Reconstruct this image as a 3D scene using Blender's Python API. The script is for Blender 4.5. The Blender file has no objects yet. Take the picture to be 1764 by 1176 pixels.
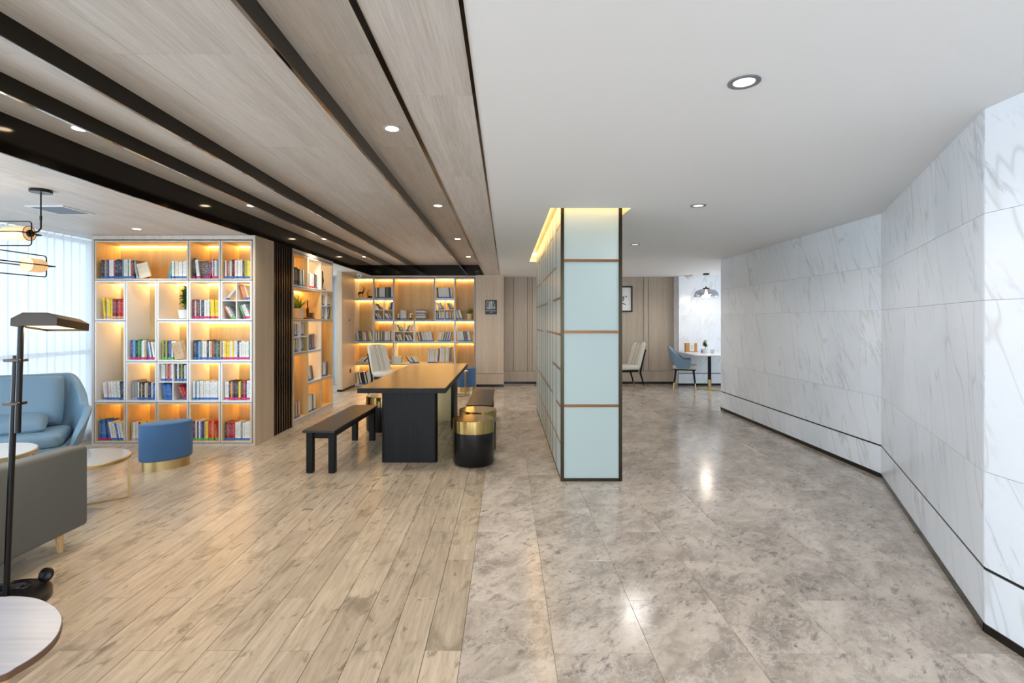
import bpy, bmesh, math, random
from mathutils import Vector, Matrix, Euler
R = random.Random(7)
sc = bpy.context.scene
COL = sc.collection
PI = math.pi

# ------------------------------------------------------------------ camera, world, exposure
F = 882.0; CX = 872.0; CY = 551.5; H = 1.4
cam = bpy.data.objects.new('camera', bpy.data.cameras.new('camera'))
COL.objects.link(cam)
cam.location = (0, 0, H); cam.rotation_euler = (PI/2, 0, 0)
cam.data.sensor_width = 36; cam.data.lens = 36*F/1764
cam.data.shift_x = (882-CX)/1764; cam.data.shift_y = -(588-CY)/1764
cam.data.clip_start = 0.05
sc.camera = cam
world = bpy.data.worlds.new('daylight'); sc.world = world
world.use_nodes = True
world.node_tree.nodes['Background'].inputs[0].default_value = (0.74, 0.87, 1.0, 1)
world.node_tree.nodes['Background'].inputs[1].default_value = 3.6
sc.view_settings.view_transform = 'Standard'; sc.view_settings.look = 'None'
sc.view_settings.exposure = 0.75; sc.view_settings.gamma = 1.0
sc.view_settings.use_curve_mapping = False
LED = 20.0           # shelf strip emission
COVE = 6.5           # strips above the partition
SPOT_WARM = 42.0     # watts, warm downlights in the timber ceiling
SPOT_WHITE = 30.0    # watts, downlights in the white ceiling

def lamp(name, kind, loc, energy, color, parent=None, **kw):
    L = bpy.data.lights.new(name, kind); L.energy = energy; L.color = color
    for k, v in kw.items(): setattr(L, k, v)
    o = bpy.data.objects.new(name, L); COL.objects.link(o); o.location = loc
    if parent: o.parent = parent
    return o

# ------------------------------------------------------------------ materials
def lin(c):
    def f(x):
        x = x/255.0
        return x/12.92 if x <= 0.04045 else ((x+0.055)/1.055)**2.4
    return (f(c[0]), f(c[1]), f(c[2]), 1)
def new_mat(name):
    m = bpy.data.materials.new(name); m.use_nodes = True
    nt = m.node_tree; b = nt.nodes['Principled BSDF']
    return m, nt, b
def N(nt, t, **kw):
    n = nt.nodes.new(t)
    for k, v in kw.items(): setattr(n, k, v)
    return n
def plain(name, c, rough=0.5, metal=0.0, coat=0.0, emit=None, es=0, spec=0.5, bump=0, bscale=200, sheen=0, aniso=0):
    m, nt, b = new_mat(name)
    b.inputs['Base Color'].default_value = lin(c); b.inputs['Roughness'].default_value = rough
    b.inputs['Metallic'].default_value = metal; b.inputs['Coat Weight'].default_value = coat
    b.inputs['Coat Roughness'].default_value = 0.06
    b.inputs['Specular IOR Level'].default_value = spec
    if sheen: b.inputs['Sheen Weight'].default_value = sheen
    if emit:
        b.inputs['Emission Color'].default_value = lin(emit); b.inputs['Emission Strength'].default_value = es
    if True:
        tc = N(nt, 'ShaderNodeTexCoord'); no = N(nt, 'ShaderNodeTexNoise'); no.inputs['Scale'].default_value = bscale if bump else 6
        nt.links.new(tc.outputs['Object'], no.inputs['Vector'])
        if bump:
            bp = N(nt, 'ShaderNodeBump'); bp.inputs['Strength'].default_value = bump; bp.inputs['Distance'].default_value = 0.002
            nt.links.new(no.outputs['Fac'], bp.inputs['Height']); nt.links.new(bp.outputs['Normal'], b.inputs['Normal'])
        else:
            mr = N(nt, 'ShaderNodeMapRange'); mr.inputs['To Min'].default_value = max(0, rough-0.04); mr.inputs['To Max'].default_value = rough+0.04
            nt.links.new(no.outputs['Fac'], mr.inputs['Value']); nt.links.new(mr.outputs[0], b.inputs['Roughness'])
    return m
def coords(nt, rnd=30.0):
    """object coordinates, shifted by a random amount for each object and each loose piece"""
    tc = N(nt, 'ShaderNodeTexCoord'); oi = N(nt, 'ShaderNodeObjectInfo'); ge = N(nt, 'ShaderNodeNewGeometry')
    ad = N(nt, 'ShaderNodeMath', operation='ADD'); nt.links.new(oi.outputs['Random'], ad.inputs[0]); nt.links.new(ge.outputs['Random Per Island'], ad.inputs[1])
    mu = N(nt, 'ShaderNodeMath', operation='MULTIPLY'); nt.links.new(ad.outputs[0], mu.inputs[0]); mu.inputs[1].default_value = rnd
    cb = N(nt, 'ShaderNodeCombineXYZ')
    for i in range(3): nt.links.new(mu.outputs[0], cb.inputs[i])
    va = N(nt, 'ShaderNodeVectorMath', operation='ADD')
    nt.links.new(tc.outputs['Object'], va.inputs[0]); nt.links.new(cb.outputs[0], va.inputs[1])
    fr = N(nt, 'ShaderNodeMath', operation='FRACT'); m2 = N(nt, 'ShaderNodeMath', operation='MULTIPLY'); m2.inputs[1].default_value = 7.31
    nt.links.new(ad.outputs[0], m2.inputs[0]); nt.links.new(m2.outputs[0], fr.inputs[0])
    return va.outputs[0], fr.outputs[0]
def ramp(nt, src, stops, interp='LINEAR'):
    r = N(nt, 'ShaderNodeValToRGB'); r.color_ramp.interpolation = interp
    el = r.color_ramp.elements
    while len(el) < len(stops): el.new(0.5)
    for e, (p, c) in zip(el, stops):
        e.position = p; e.color = c if len(c) == 4 else lin(c)
    nt.links.new(src, r.inputs[0]); return r.outputs[0]
def noise(nt, vec, scale, sx=(1,1,1), rot=(0,0,0), detail=4, rough=0.55, dist=0):
    if any(rot):
        m0 = N(nt, 'ShaderNodeMapping'); m0.inputs['Rotation'].default_value = rot; nt.links.new(vec, m0.inputs['Vector']); vec = m0.outputs[0]
    mp = N(nt, 'ShaderNodeMapping'); mp.inputs['Scale'].default_value = sx
    nt.links.new(vec, mp.inputs['Vector'])
    n = N(nt, 'ShaderNodeTexNoise'); n.inputs['Scale'].default_value = scale; n.inputs['Detail'].default_value = detail
    n.inputs['Roughness'].default_value = rough; n.inputs['Distortion'].default_value = dist
    nt.links.new(mp.outputs[0], n.inputs['Vector']); return n.outputs['Fac']
def mixc(nt, fac, a, b, mode='MIX'):
    m = N(nt, 'ShaderNodeMix', data_type='RGBA', blend_type=mode)
    for s, v in ((0, fac), (6, a), (7, b)):
        if hasattr(v, 'is_linked') or hasattr(v, 'links'): nt.links.new(v, m.inputs[s])
        elif s == 0: m.inputs[0].default_value = v
        else: m.inputs[s].default_value = v if len(v) == 4 else lin(v)
    return m.outputs[2]
def set_bump(nt, b, h, strength, dist=0.002):
    bp = N(nt, 'ShaderNodeBump'); bp.inputs['Strength'].default_value = strength; bp.inputs['Distance'].default_value = dist
    nt.links.new(h, bp.inputs['Height']); nt.links.new(bp.outputs[0], b.inputs['Normal'])
def veneer(name, dark, light, along='z', rough=0.5, coat=0.0, bump=0.15, fine=130, vary=0.12):
    m, nt, b = new_mat(name); v, rn = coords(nt)
    k = {'z': (1, 1, 0.03), 'y': (1, 0.03, 1), 'x': (0.03, 1, 1)}[along]
    g = noise(nt, v, fine, k, detail=3, rough=0.7); g2 = noise(nt, v, 9, k, detail=3, dist=0.6)
    c1 = ramp(nt, g, [(0.32, dark), (0.62, light)]); c2 = ramp(nt, g2, [(0.35, dark), (0.6, light)])
    c = mixc(nt, 0.4, c1, c2)
    sh = ramp(nt, rn, [(0.0, (1-vary,)*3+(1,)), (1.0, (1, 1, 1, 1))])
    c = mixc(nt, 1.0, c, sh, 'MULTIPLY')
    nt.links.new(c, b.inputs['Base Color']); b.inputs['Roughness'].default_value = rough; b.inputs['Coat Weight'].default_value = coat
    set_bump(nt, b, g, bump, 0.001); return m
def white_marble(name):
    m, nt, b = new_mat(name); v, rn = coords(nt, 9.0)
    base = ramp(nt, noise(nt, v, 1.4, (1, 1, 1), (0, 0.8, 0), 5), [(0.3, (230, 234, 240)), (0.7, (243, 245, 249))])
    rot = (0, 1.0, 0)
    n1 = noise(nt, v, 1.5, (0.45, 2, 2.6), rot, 8, 0.6, 0.15)
    v1 = ramp(nt, n1, [(0.48, (0,0,0,1)), (0.5, (1,1,1,1)), (0.515, (0,0,0,1))])
    gate = ramp(nt, noise(nt, v, 1.7, (0.7, 1, 1.2), rot, 3), [(0.48, (0,0,0,1)), (0.66, (1,1,1,1))])
    n2 = noise(nt, v, 7.5, (0.35, 2, 2.6), rot, 8, 0.7, 0.25)
    v2 = ramp(nt, n2, [(0.57, (0,0,0,1)), (0.62, (1,1,1,1))])
    vf = mixc(nt, 1.0, v1, gate, 'MULTIPLY')
    vf2 = mixc(nt, 1.0, v2, gate, 'MULTIPLY')
    def sc_(col, k):
        mm = N(nt, 'ShaderNodeMath', operation='MULTIPLY'); nt.links.new(col, mm.inputs[0]); mm.inputs[1].default_value = k; return mm.outputs[0]
    c = mixc(nt, sc_(vf, 0.5), base, (176, 178, 184)); c = mixc(nt, sc_(vf2, 0.5), c, (176, 178, 184))
    n3 = noise(nt, v, 1.6, (0.35, 2, 2.0), (0, 1.25, 0), 2, 0.5, 0.2)
    v3 = ramp(nt, n3, [(0.49, (0,0,0,1)), (0.5, (1,1,1,1)), (0.51, (0,0,0,1))])
    c = mixc(nt, sc_(v3, 0.3), c, (170, 160, 150))
    sh = ramp(nt, rn, [(0.0, (0.95, 0.95, 0.955, 1)), (1.0, (1, 1, 1, 1))]); c = mixc(nt, 1.0, c, sh, 'MULTIPLY')
    nt.links.new(c, b.inputs['Base Color']); b.inputs['Roughness'].default_value = 0.16; b.inputs['Specular IOR Level'].default_value = 0.45
    return m
def floor_marble(name):
    m, nt, b = new_mat(name); v, rn = coords(nt, 11.0)
    n1 = noise(nt, v, 3.0, (1.5, 0.8, 1), (0, 0, 0.6), 10, 0.7, 0.4)
    c = ramp(nt, n1, [(0.36, (152, 140, 129)), (0.46, (180, 166, 153)), (0.56, (200, 186, 172)), (0.68, (216, 203, 189))])
    n2 = noise(nt, v, 15, (1.9, 0.8, 1), (0, 0, 0.7), 6, 0.68, 0.3)
    gate = ramp(nt, noise(nt, v, 2.2, (1, 1, 1), (0, 0, 0), 4), [(0.38, (0.25, 0.25, 0.25, 1)), (0.6, (1, 1, 1, 1))])
    sp = ramp(nt, n2, [(0.36, (0.9,)*3+(1,)), (0.47, (0,0,0,1))])
    spg = mixc(nt, 1.0, sp, gate, 'MULTIPLY'); b1 = N(nt, 'ShaderNodeRGBToBW'); nt.links.new(spg, b1.inputs[0])
    c = mixc(nt, b1.outputs[0], c, (124, 113, 107))
    n3 = noise(nt, v, 5.5, (1.2, 0.9, 1), (0, 0, 0.9), 9, 0.7, 0.5)
    e = ramp(nt, n3, [(0.475, (0,0,0,1)), (0.5, (0.5,)*3+(1,)), (0.525, (0,0,0,1))])
    bw = N(nt, 'ShaderNodeRGBToBW'); nt.links.new(e, bw.inputs[0])
    c = mixc(nt, bw.outputs[0], c, (220, 211, 201))
    sh = ramp(nt, rn, [(0.0, (0.86, 0.855, 0.85, 1)), (1.0, (1, 1, 1, 1))]); c = mixc(nt, 1.0, c, sh, 'MULTIPLY')
    nt.links.new(c, b.inputs['Base Color']); b.inputs['Roughness'].default_value = 0.16; b.inputs['Specular IOR Level'].default_value = 0.55
    return m
def plank_mat(name):
    m, nt, b = new_mat(name); v, rn = coords(nt, 40.0)
    g = noise(nt, v, 46, (1, 0.07, 1), (0, 0, 0), 6, 0.7, 0.5)
    c = ramp(nt, g, [(0.3, (168, 150, 130)), (0.55, (190, 173, 152)), (0.75, (204, 189, 170))])
    bl = noise(nt, v, 5.0, (1.5, 0.55, 1), (0, 0, 0.15), 5, 0.62, 0.8)
    k = ramp(nt, bl, [(0.53, (0,0,0,1)), (0.66, (1,1,1,1))]); bw = N(nt, 'ShaderNodeRGBToBW'); nt.links.new(k, bw.inputs[0])
    mm = N(nt, 'ShaderNodeMath', operation='MULTIPLY'); nt.links.new(bw.outputs[0], mm.inputs[0]); mm.inputs[1].default_value = 0.6
    c = mixc(nt, mm.outputs[0], c, (122, 108, 90))
    kn = ramp(nt, noise(nt, v, 13, (1.3, 0.5, 1), (0, 0, 0.25), 4, 0.6, 0.5), [(0.60, (0,0,0,1)), (0.68, (0.6,)*3+(1,))])
    b2 = N(nt, 'ShaderNodeRGBToBW'); nt.links.new(kn, b2.inputs[0]); c = mixc(nt, b2.outputs[0], c, (104, 90, 70))
    sh = ramp(nt, rn, [(0.0, (0.84, 0.83, 0.81, 1)), (1.0, (1.03, 1.02, 1.0, 1))]); c = mixc(nt, 1.0, c, sh, 'MULTIPLY')
    nt.links.new(c, b.inputs['Base Color']); b.inputs['Roughness'].default_value = 0.27; b.inputs['Specular IOR Level'].default_value = 0.55
    set_bump(nt, b, g, 0.12, 0.001); return m
def book_mat(name, mixed=False):
    m, nt, b = new_mat(name)
    if mixed:
        ge = N(nt, 'ShaderNodeNewGeometry')
        base = ramp(nt, ge.outputs['Random Per Island'], [(0, (228,224,214)), (0.3, (40,40,44)), (0.45, (206,196,172)), (0.56, (60,80,130)), (0.64, (150,60,60)), (0.7, (225,222,216)), (0.88, (110,130,100)), (0.94, (225,190,60))], 'CONSTANT')
    else:
        oi = N(nt, 'ShaderNodeObjectInfo'); base = oi.outputs['Color']
    v, rn = coords(nt, 20)
    n = noise(nt, v, 190, (1.0, 1, 0.8), (0, 0, 0), 1); f = ramp(nt, n, [(0.57, (0,0,0,1)), (0.6, (1,1,1,1))])
    tc = N(nt, 'ShaderNodeTexCoord'); sp = N(nt, 'ShaderNodeSeparateXYZ'); nt.links.new(tc.outputs['Generated'], sp.inputs[0])
    z = ramp(nt, sp.outputs[2], [(0.28, (0,0,0,1)), (0.32, (1,1,1,1)), (0.86, (1,1,1,1)), (0.9, (0,0,0,1))])
    fz = mixc(nt, 1.0, f, z, 'MULTIPLY'); bw = N(nt, 'ShaderNodeRGBToBW'); nt.links.new(fz, bw.inputs[0])
    mm = N(nt, 'ShaderNodeMath', operation='MULTIPLY'); nt.links.new(bw.outputs[0], mm.inputs[0]); mm.inputs[1].default_value = 0.55
    lb = N(nt, 'ShaderNodeRGBToBW'); nt.links.new(base, lb.inputs[0]); iv = ramp(nt, lb.outputs[0], [(0.3, (0.75, 0.73, 0.68, 1)), (0.34, (0.08, 0.08, 0.1, 1))])
    c = mixc(nt, mm.outputs[0], base, iv); nt.links.new(c, b.inputs['Base Color']); b.inputs['Roughness'].default_value = 0.42
    return m

M = {}
M['white_paint'] = plain('white_paint', (240, 240, 240), 0.75, bump=0.03, bscale=60)
M['grout'] = plain('grout', (128, 116, 102), 0.9)
M['plank'] = plank_mat('wood_look_tile'); M['floor_marble'] = floor_marble('grey_marble'); M['wall_marble'] = white_marble('white_marble')
M['joint'] = plain('joint', (190, 192, 196), 0.8)
M['ceiling_wood'] = veneer('ceiling_veneer', (190, 181, 172), (220, 213, 206), 'y', 0.5, 0.0, 0.15, vary=0.03)
M['wall_wood'] = veneer('wall_veneer', (190, 168, 144), (214, 194, 170), 'z', 0.5, vary=0.08)
M['wall_wood_grey'] = veneer('wall_veneer_grey', (168, 151, 133), (192, 177, 159), 'z', 0.5, vary=0.08)
M['shelf_wood'] = veneer('shelf_veneer', (200, 168, 112), (226, 198, 142), 'z', 0.45, vary=0.04)
M['trim_wood'] = veneer('trim_veneer', (186, 172, 156), (214, 203, 190), 'z', 0.5, vary=0.03)
M['lacquer'] = plain('white_lacquer', (232, 230, 228), 0.35)
M['black_gap'] = plain('black_gap', (22, 20, 20), 0.6)
M['bronze'] = plain('dark_bronze', (34, 29, 23), 0.1, 0.5)
M['mirror_trim'] = plain('mirror_trim', (170, 160, 150), 0.08, 1.0)
M['slat'] = plain('dark_slat', (52, 38, 28), 0.25, 0.5)
M['baseboard'] = plain('black_baseboard', (34, 31, 27), 0.22, 0.4)
M['brass'] = plain('brass', (200, 172, 112), 0.14, 1.0)
M['brass_satin'] = plain('satin_brass', (200, 176, 128), 0.3, 1.0)
M['frame_bronze'] = plain('partition_bronze', (58, 50, 36), 0.22, 0.85)
M['mullion'] = plain('copper_mullion', (118, 78, 46), 0.3, 0.85)
M['frost'] = plain('frosted_green_glass', (178, 192, 190), 0.3, coat=0.0, spec=0.12)
M['black_wood'] = veneer('black_ash', (4, 4, 4), (19, 18, 17), 'z', 0.45, 0.0, 0.5, 60, 0.0)
M['black_wood'].node_tree.nodes['Principled BSDF'].inputs['Specular IOR Level'].default_value = 0.22
M['table_wood'] = veneer('table_top_ash', (16, 12, 8), (84, 68, 46), 'y', 0.24, 0.0, 1.0, 30, 0.0)
M['table_wood'].node_tree.nodes['Principled BSDF'].inputs['Specular IOR Level'].default_value = 0.4
M['bench_wood'] = veneer('bench_ash', (26, 20, 17), (48, 38, 32), 'y', 0.35, 0.0, 0.3, 60, 0.0)
M['black_lacquer'] = plain('black_lacquer', (14, 14, 16), 0.25, coat=0.1, spec=0.35)
M['black_metal'] = plain('black_metal', (30, 28, 28), 0.35, 0.6)
M['dark_metal'] = plain('gunmetal', (74, 66, 60), 0.35, 0.7)
M['blue_leather'] = plain('blue_leather', (112, 140, 160), 0.5, bump=0.08, bscale=300)
M['grey_leather'] = plain('grey_leather', (88, 90, 88), 0.5, bump=0.08, bscale=300)
M['cream_leather'] = plain('cream_leather', (202, 196, 184), 0.45, bump=0.06, bscale=300)
M['blue_wool'] = plain('blue_wool', (62, 98, 138), 0.95, bump=0.5, bscale=420, sheen=0.15)
M['grey_glass_top'] = plain('grey_glass_top', (168, 164, 162), 0.07)
M['white_stone'] = plain('white_stone', (226, 224, 222), 0.2)
M['tan_wood'] = veneer('beech', (190, 150, 96), (220, 184, 130), 'z', 0.45, vary=0)
M['grey_oak_top'] = veneer('whitewashed_oak', (138, 142, 156), (156, 160, 174), 'x', 0.35, vary=0, fine=70)
M['brown_edge'] = plain('brown_edge', (96, 66, 46), 0.5)
M['book'] = book_mat('book_cover'); M['book_mixed'] = book_mat('book_cover_mixed', True)
M['pages'] = plain('book_pages', (228, 220, 200), 0.8)
M['statue'] = plain('antique_bronze', (60, 46, 28), 0.35, 0.8)
M['leaf'] = plain('leaf_green', (72, 116, 42), 0.45); M['leaf_bright'] = plain('leaf_bright', (128, 160, 48), 0.45)
M['soil'] = plain('soil', (60, 46, 36), 0.95)
M['pot_white'] = plain('white_pot', (228, 228, 228), 0.35); M['pot_cream'] = plain('cream_pot', (222, 200, 164), 0.5)
M['plastic_white'] = plain('white_plastic', (220, 220, 220), 0.4); M['plastic_black'] = plain('black_plastic', (26, 26, 28), 0.4)
M['kraft'] = plain('kraft_card', (190, 140, 86), 0.8); M['paper'] = plain('paper', (228, 229, 228), 0.7)
M['red'] = plain('red_ink', (170, 50, 50), 0.6); M['purple'] = plain('purple', (130, 90, 160), 0.5)
M['outlet'] = plain('bronze_plate', (92, 74, 54), 0.35, 0.7); M['grille'] = plain('grille_grey', (120, 124, 134), 0.5)
M['led'] = plain('led_strip_warm', (255, 214, 140), 0.5, emit=(255, 203, 116), es=LED)
M['cove_led'] = plain('led_cove_warm', (255, 220, 150), 0.5, emit=(255, 205, 120), es=COVE)
M['lens_warm'] = plain('downlight_lens_warm', (255, 240, 215), 0.4, emit=(255, 226, 186), es=14)
M['lens_dim'] = plain('downlight_lens_dim', (240, 235, 220), 0.3, emit=(255, 240, 214), es=0.75)
M['lamp_glow'] = plain('lamp_diffuser', (255, 236, 200), 0.5, emit=(255, 216, 150), es=1.6)
M['tube_glow'] = plain('tube_glass', (226, 190, 150), 0.35, emit=(255, 196, 130), es=0.34)
M['bulb'] = plain('bulb', (255, 240, 220), 0.3, emit=(255, 232, 200), es=3)
STK = {'B': (58, 108, 178), 'p': (206, 40, 120), 'G': (98, 178, 84), 't': (224, 168, 120), 'l': (176, 168, 198), 'r': (200, 60, 56), 'k': (60, 60, 66)}
for k, c in STK.items(): M['stk_'+k] = plain('spine_sticker_'+{'B':'blue','p':'magenta','G':'green','t':'tan','l':'lilac','r':'red','k':'black'}[k], c, 0.5)

def sheer():
    m, nt, b = new_mat('sheer_voile')
    out = nt.nodes['Material Output']; nt.nodes.remove(b)
    tr = N(nt, 'ShaderNodeBsdfTranslucent'); tr.inputs[0].default_value = (0.3, 0.31, 0.325, 1)
    df = N(nt, 'ShaderNodeBsdfDiffuse'); df.inputs[0].default_value = (0.86, 0.87, 0.88, 1)
    tp = N(nt, 'ShaderNodeBsdfTransparent'); tp.inputs[0].default_value = (0.95, 0.96, 0.97, 1)
    m1 = N(nt, 'ShaderNodeMixShader'); m1.inputs[0].default_value = 0.45
    nt.links.new(tr.outputs[0], m1.inputs[1]); nt.links.new(df.outputs[0], m1.inputs[2])
    m2 = N(nt, 'ShaderNodeMixShader')
    lw = N(nt, 'ShaderNodeLayerWeight'); lw.inputs[0].default_value = 0.3
    rm = ramp(nt, lw.outputs['Facing'], [(0.0, (0.10,)*3+(1,)), (0.7, (0.01,)*3+(1,))])
    nt.links.new(rm, m2.inputs[0]); nt.links.new(m1.outputs[0], m2.inputs[1]); nt.links.new(tp.outputs[0], m2.inputs[2])
    nt.links.new(m2.outputs[0], out.inputs[0]); return m
M['sheer'] = sheer()
def glassy(name, col, alpha_mix, rough=0.02):
    m, nt, b = new_mat(name); out = nt.nodes['Material Output']; nt.nodes.remove(b)
    tp = N(nt, 'ShaderNodeBsdfTransparent'); tp.inputs[0].default_value = col
    gl = N(nt, 'ShaderNodeBsdfGlossy'); gl.inputs['Roughness'].default_value = rough; gl.inputs[0].default_value = (0.9, 0.9, 0.92, 1)
    mx = N(nt, 'ShaderNodeMixShader'); mx.inputs[0].default_value = alpha_mix
    nt.links.new(tp.outputs[0], mx.inputs[1]); nt.links.new(gl.outputs[0], mx.inputs[2]); nt.links.new(mx.outputs[0], out.inputs[0]); return m
M['pane'] = glassy('window_glass', (0.93, 0.96, 0.97, 1), 0.06)
M['smoke'] = glassy('smoked_glass', (0.5, 0.51, 0.55, 1), 0.32)
M['clear'] = glassy('clear_glass', (0.85, 0.87, 0.88, 1), 0.15)

# ------------------------------------------------------------------ mesh helpers
class MB:
    def __init__(s): s.v = []; s.f = []; s.m = []; s.M = None
    def add(s, vs, fs, mi=0):
        o = len(s.v)
        for p in vs:
            p = Vector(p); s.v.append(tuple(s.M @ p) if s.M else tuple(p))
        for f in fs: s.f.append(tuple(o+i for i in f)); s.m.append(mi)
        return s
    def box(s, x0, y0, z0, x1, y1, z1, mi=0):
        if x0 > x1: x0, x1 = x1, x0
        if y0 > y1: y0, y1 = y1, y0
        if z0 > z1: z0, z1 = z1, z0
        vs = [(x0,y0,z0),(x1,y0,z0),(x1,y1,z0),(x0,y1,z0),(x0,y0,z1),(x1,y0,z1),(x1,y1,z1),(x0,y1,z1)]
        return s.add(vs, [(0,3,2,1),(4,5,6,7),(0,1,5,4),(1,2,6,5),(2,3,7,6),(3,0,4,7)], mi)
    def prism(s, poly, z0, z1, mi=0, axis='z'):
        n = len(poly)
        if axis == 'z': vs = [(x,y,z0) for x,y in poly]+[(x,y,z1) for x,y in poly]
        elif axis == 'y': vs = [(x,z0,y) for x,y in poly]+[(x,z1,y) for x,y in poly]
        else: vs = [(z0,x,y) for x,y in poly]+[(z1,x,y) for x,y in poly]
        fs = [tuple(range(n))[::-1], tuple(range(n, 2*n))]+[(i,(i+1)%n,n+(i+1)%n,n+i) for i in range(n)]
        return s.add(vs, fs, mi)
    def lathe(s, prof, n=32, c=(0,0,0), mi=0, sx=1, sy=1, rot=0, cap=True):
        vs = []; k = len(prof); cr, sr = math.cos(rot), math.sin(rot)
        for r, z in prof:
            for i in range(n):
                a = 2*PI*i/n; x = r*math.cos(a)*sx; y = r*math.sin(a)*sy
                vs.append((c[0]+x*cr-y*sr, c[1]+x*sr+y*cr, c[2]+z))
        fs = [(j*n+i, j*n+(i+1)%n, (j+1)*n+(i+1)%n, (j+1)*n+i) for j in range(k-1) for i in range(n)]
        if cap: fs += [tuple(range(n))[::-1], tuple((k-1)*n+i for i in range(n))]
        return s.add(vs, fs, mi)
    def tube(s, pts, r, n=10, mi=0, closed=False, flat=1.0):
        pts = [Vector(p) for p in pts]; K = len(pts)
        rs = r if isinstance(r, (list, tuple)) else [r]*K
        vs = []; up = None
        for i, p in enumerate(pts):
            if closed: t = (pts[(i+1)%K]-pts[i-1]).normalized()
            else: t = (pts[min(i+1,K-1)]-pts[max(i-1,0)]).normalized()
            if up is None:
                a = Vector((0,0,1)) if abs(t.z) < 0.9 else Vector((1,0,0)); up = (a-t*a.dot(t)).normalized()
            else:
                up = (up-t*up.dot(t)).normalized()
            q = t.cross(up)
            for j in range(n):
                a = 2*PI*j/n; vs.append(p+(up*math.cos(a)*flat+q*math.sin(a))*rs[i])
        fs = [(i*n+j, i*n+(j+1)%n, ((i+1)%K)*n+(j+1)%n, ((i+1)%K)*n+j) for i in range(K if closed else K-1) for j in range(n)]
        if not closed: fs += [tuple(range(n))[::-1], tuple((K-1)*n+j for j in range(n))]
        return s.add(vs, fs, mi)
    def grid(s, fn, nu, nv, mi=0):
        vs = [fn(i/nu, j/nv) for j in range(nv+1) for i in range(nu+1)]
        return s.add(vs, [(j*(nu+1)+i, j*(nu+1)+i+1, (j+1)*(nu+1)+i+1, (j+1)*(nu+1)+i) for j in range(nv) for i in range(nu)], mi)
    def build(s, name, mats, parent=None, bevel=0, seg=2, smooth=True, loc=None, rot=None, solid=0, sub=0, recalc=True, weld=0):
        me = bpy.data.meshes.new(name); me.from_pydata(s.v, [], s.f)
        if not isinstance(mats, (list, tuple)): mats = [mats]
        for m in mats: me.materials.append(m)
        me.polygons.foreach_set('material_index', s.m)
        bm = bmesh.new(); bm.from_mesh(me)
        if weld: bmesh.ops.remove_doubles(bm, verts=bm.verts, dist=weld)
        if recalc: bmesh.ops.recalc_face_normals(bm, faces=bm.faces)
        if bevel:
            ed = [e for e in bm.edges if len(e.link_faces) == 2 and e.calc_face_angle(0) > 0.6]
            bmesh.ops.bevel(bm, geom=ed, offset=bevel, segments=seg, affect='EDGES', profile=0.5, clamp_overlap=True)
        bm.to_mesh(me); bm.free()
        if smooth:
            me.shade_smooth(); me.set_sharp_from_angle(angle=math.radians(38))
        o = bpy.data.objects.new(name, me); COL.objects.link(o)
        if parent: o.parent = parent
        if loc: o.location = loc
        if rot: o.rotation_euler = rot
        if solid:
            md = o.modifiers.new('solid', 'SOLIDIFY'); md.thickness = solid; md.offset = 0
        if sub:
            md = o.modifiers.new('sub', 'SUBSURF'); md.levels = sub; md.render_levels = sub
        return o
def thing(name, label, cat, loc=(0,0,0), rz=0, group=None):
    o = bpy.data.objects.new(name, None); COL.objects.link(o); o.empty_display_size = 0.1
    o.location = loc; o.rotation_euler = (0,0,rz); o['label'] = label; o['category'] = cat
    if group: o['group'] = group
    return o
def tag(o, label, cat, group=None):
    o['label'] = label; o['category'] = cat
    if group: o['group'] = group
    return o
def struct(o): o['kind'] = 'structure'; return o
def empty(name, loc=(0,0,0), rz=0, parent=None):
    o = bpy.data.objects.new(name, None); COL.objects.link(o); o.location = loc; o.rotation_euler = (0,0,rz); o.parent = parent; o.empty_display_size = 0.1
    return o
def copy_tree(o, parent=None):
    c = o.copy(); COL.objects.link(c); c.parent = parent
    for ch in list(o.children): copy_tree(ch, c)
    return c
def pillow_mesh(w, h, t, n=12, p=0.35):
    """inflated cushion: w along x, h along z, t thick along y"""
    mb = MB()
    def fn(sg):
        def f(u, v):
            x = 2*u-1; z = 2*v-1
            e = max(0.0, (1-x**4))**0.5*max(0.0, (1-z**4))**0.5
            k = 1-0.05*(x*x*z*z)
            return (x*w/2*k, sg*t/2*(e**0.7), z*h/2*k)
        return f
    mb.grid(fn(1), n, n); mb.grid(fn(-1), n, n)
    return mb
def soft_box(w, d, h, r, seg=5):
    mb = MB(); mb.box(-w/2, -d/2, 0, w/2, d/2, h); return mb

ZL = 2.35; ZH = 2.576; DZ = ZL-H
Y0 = -4.0; YB = 11.27
XB = -0.19           # timber / marble boundary
XCE = -0.1275        # timber soffit / white ceiling edge

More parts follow.
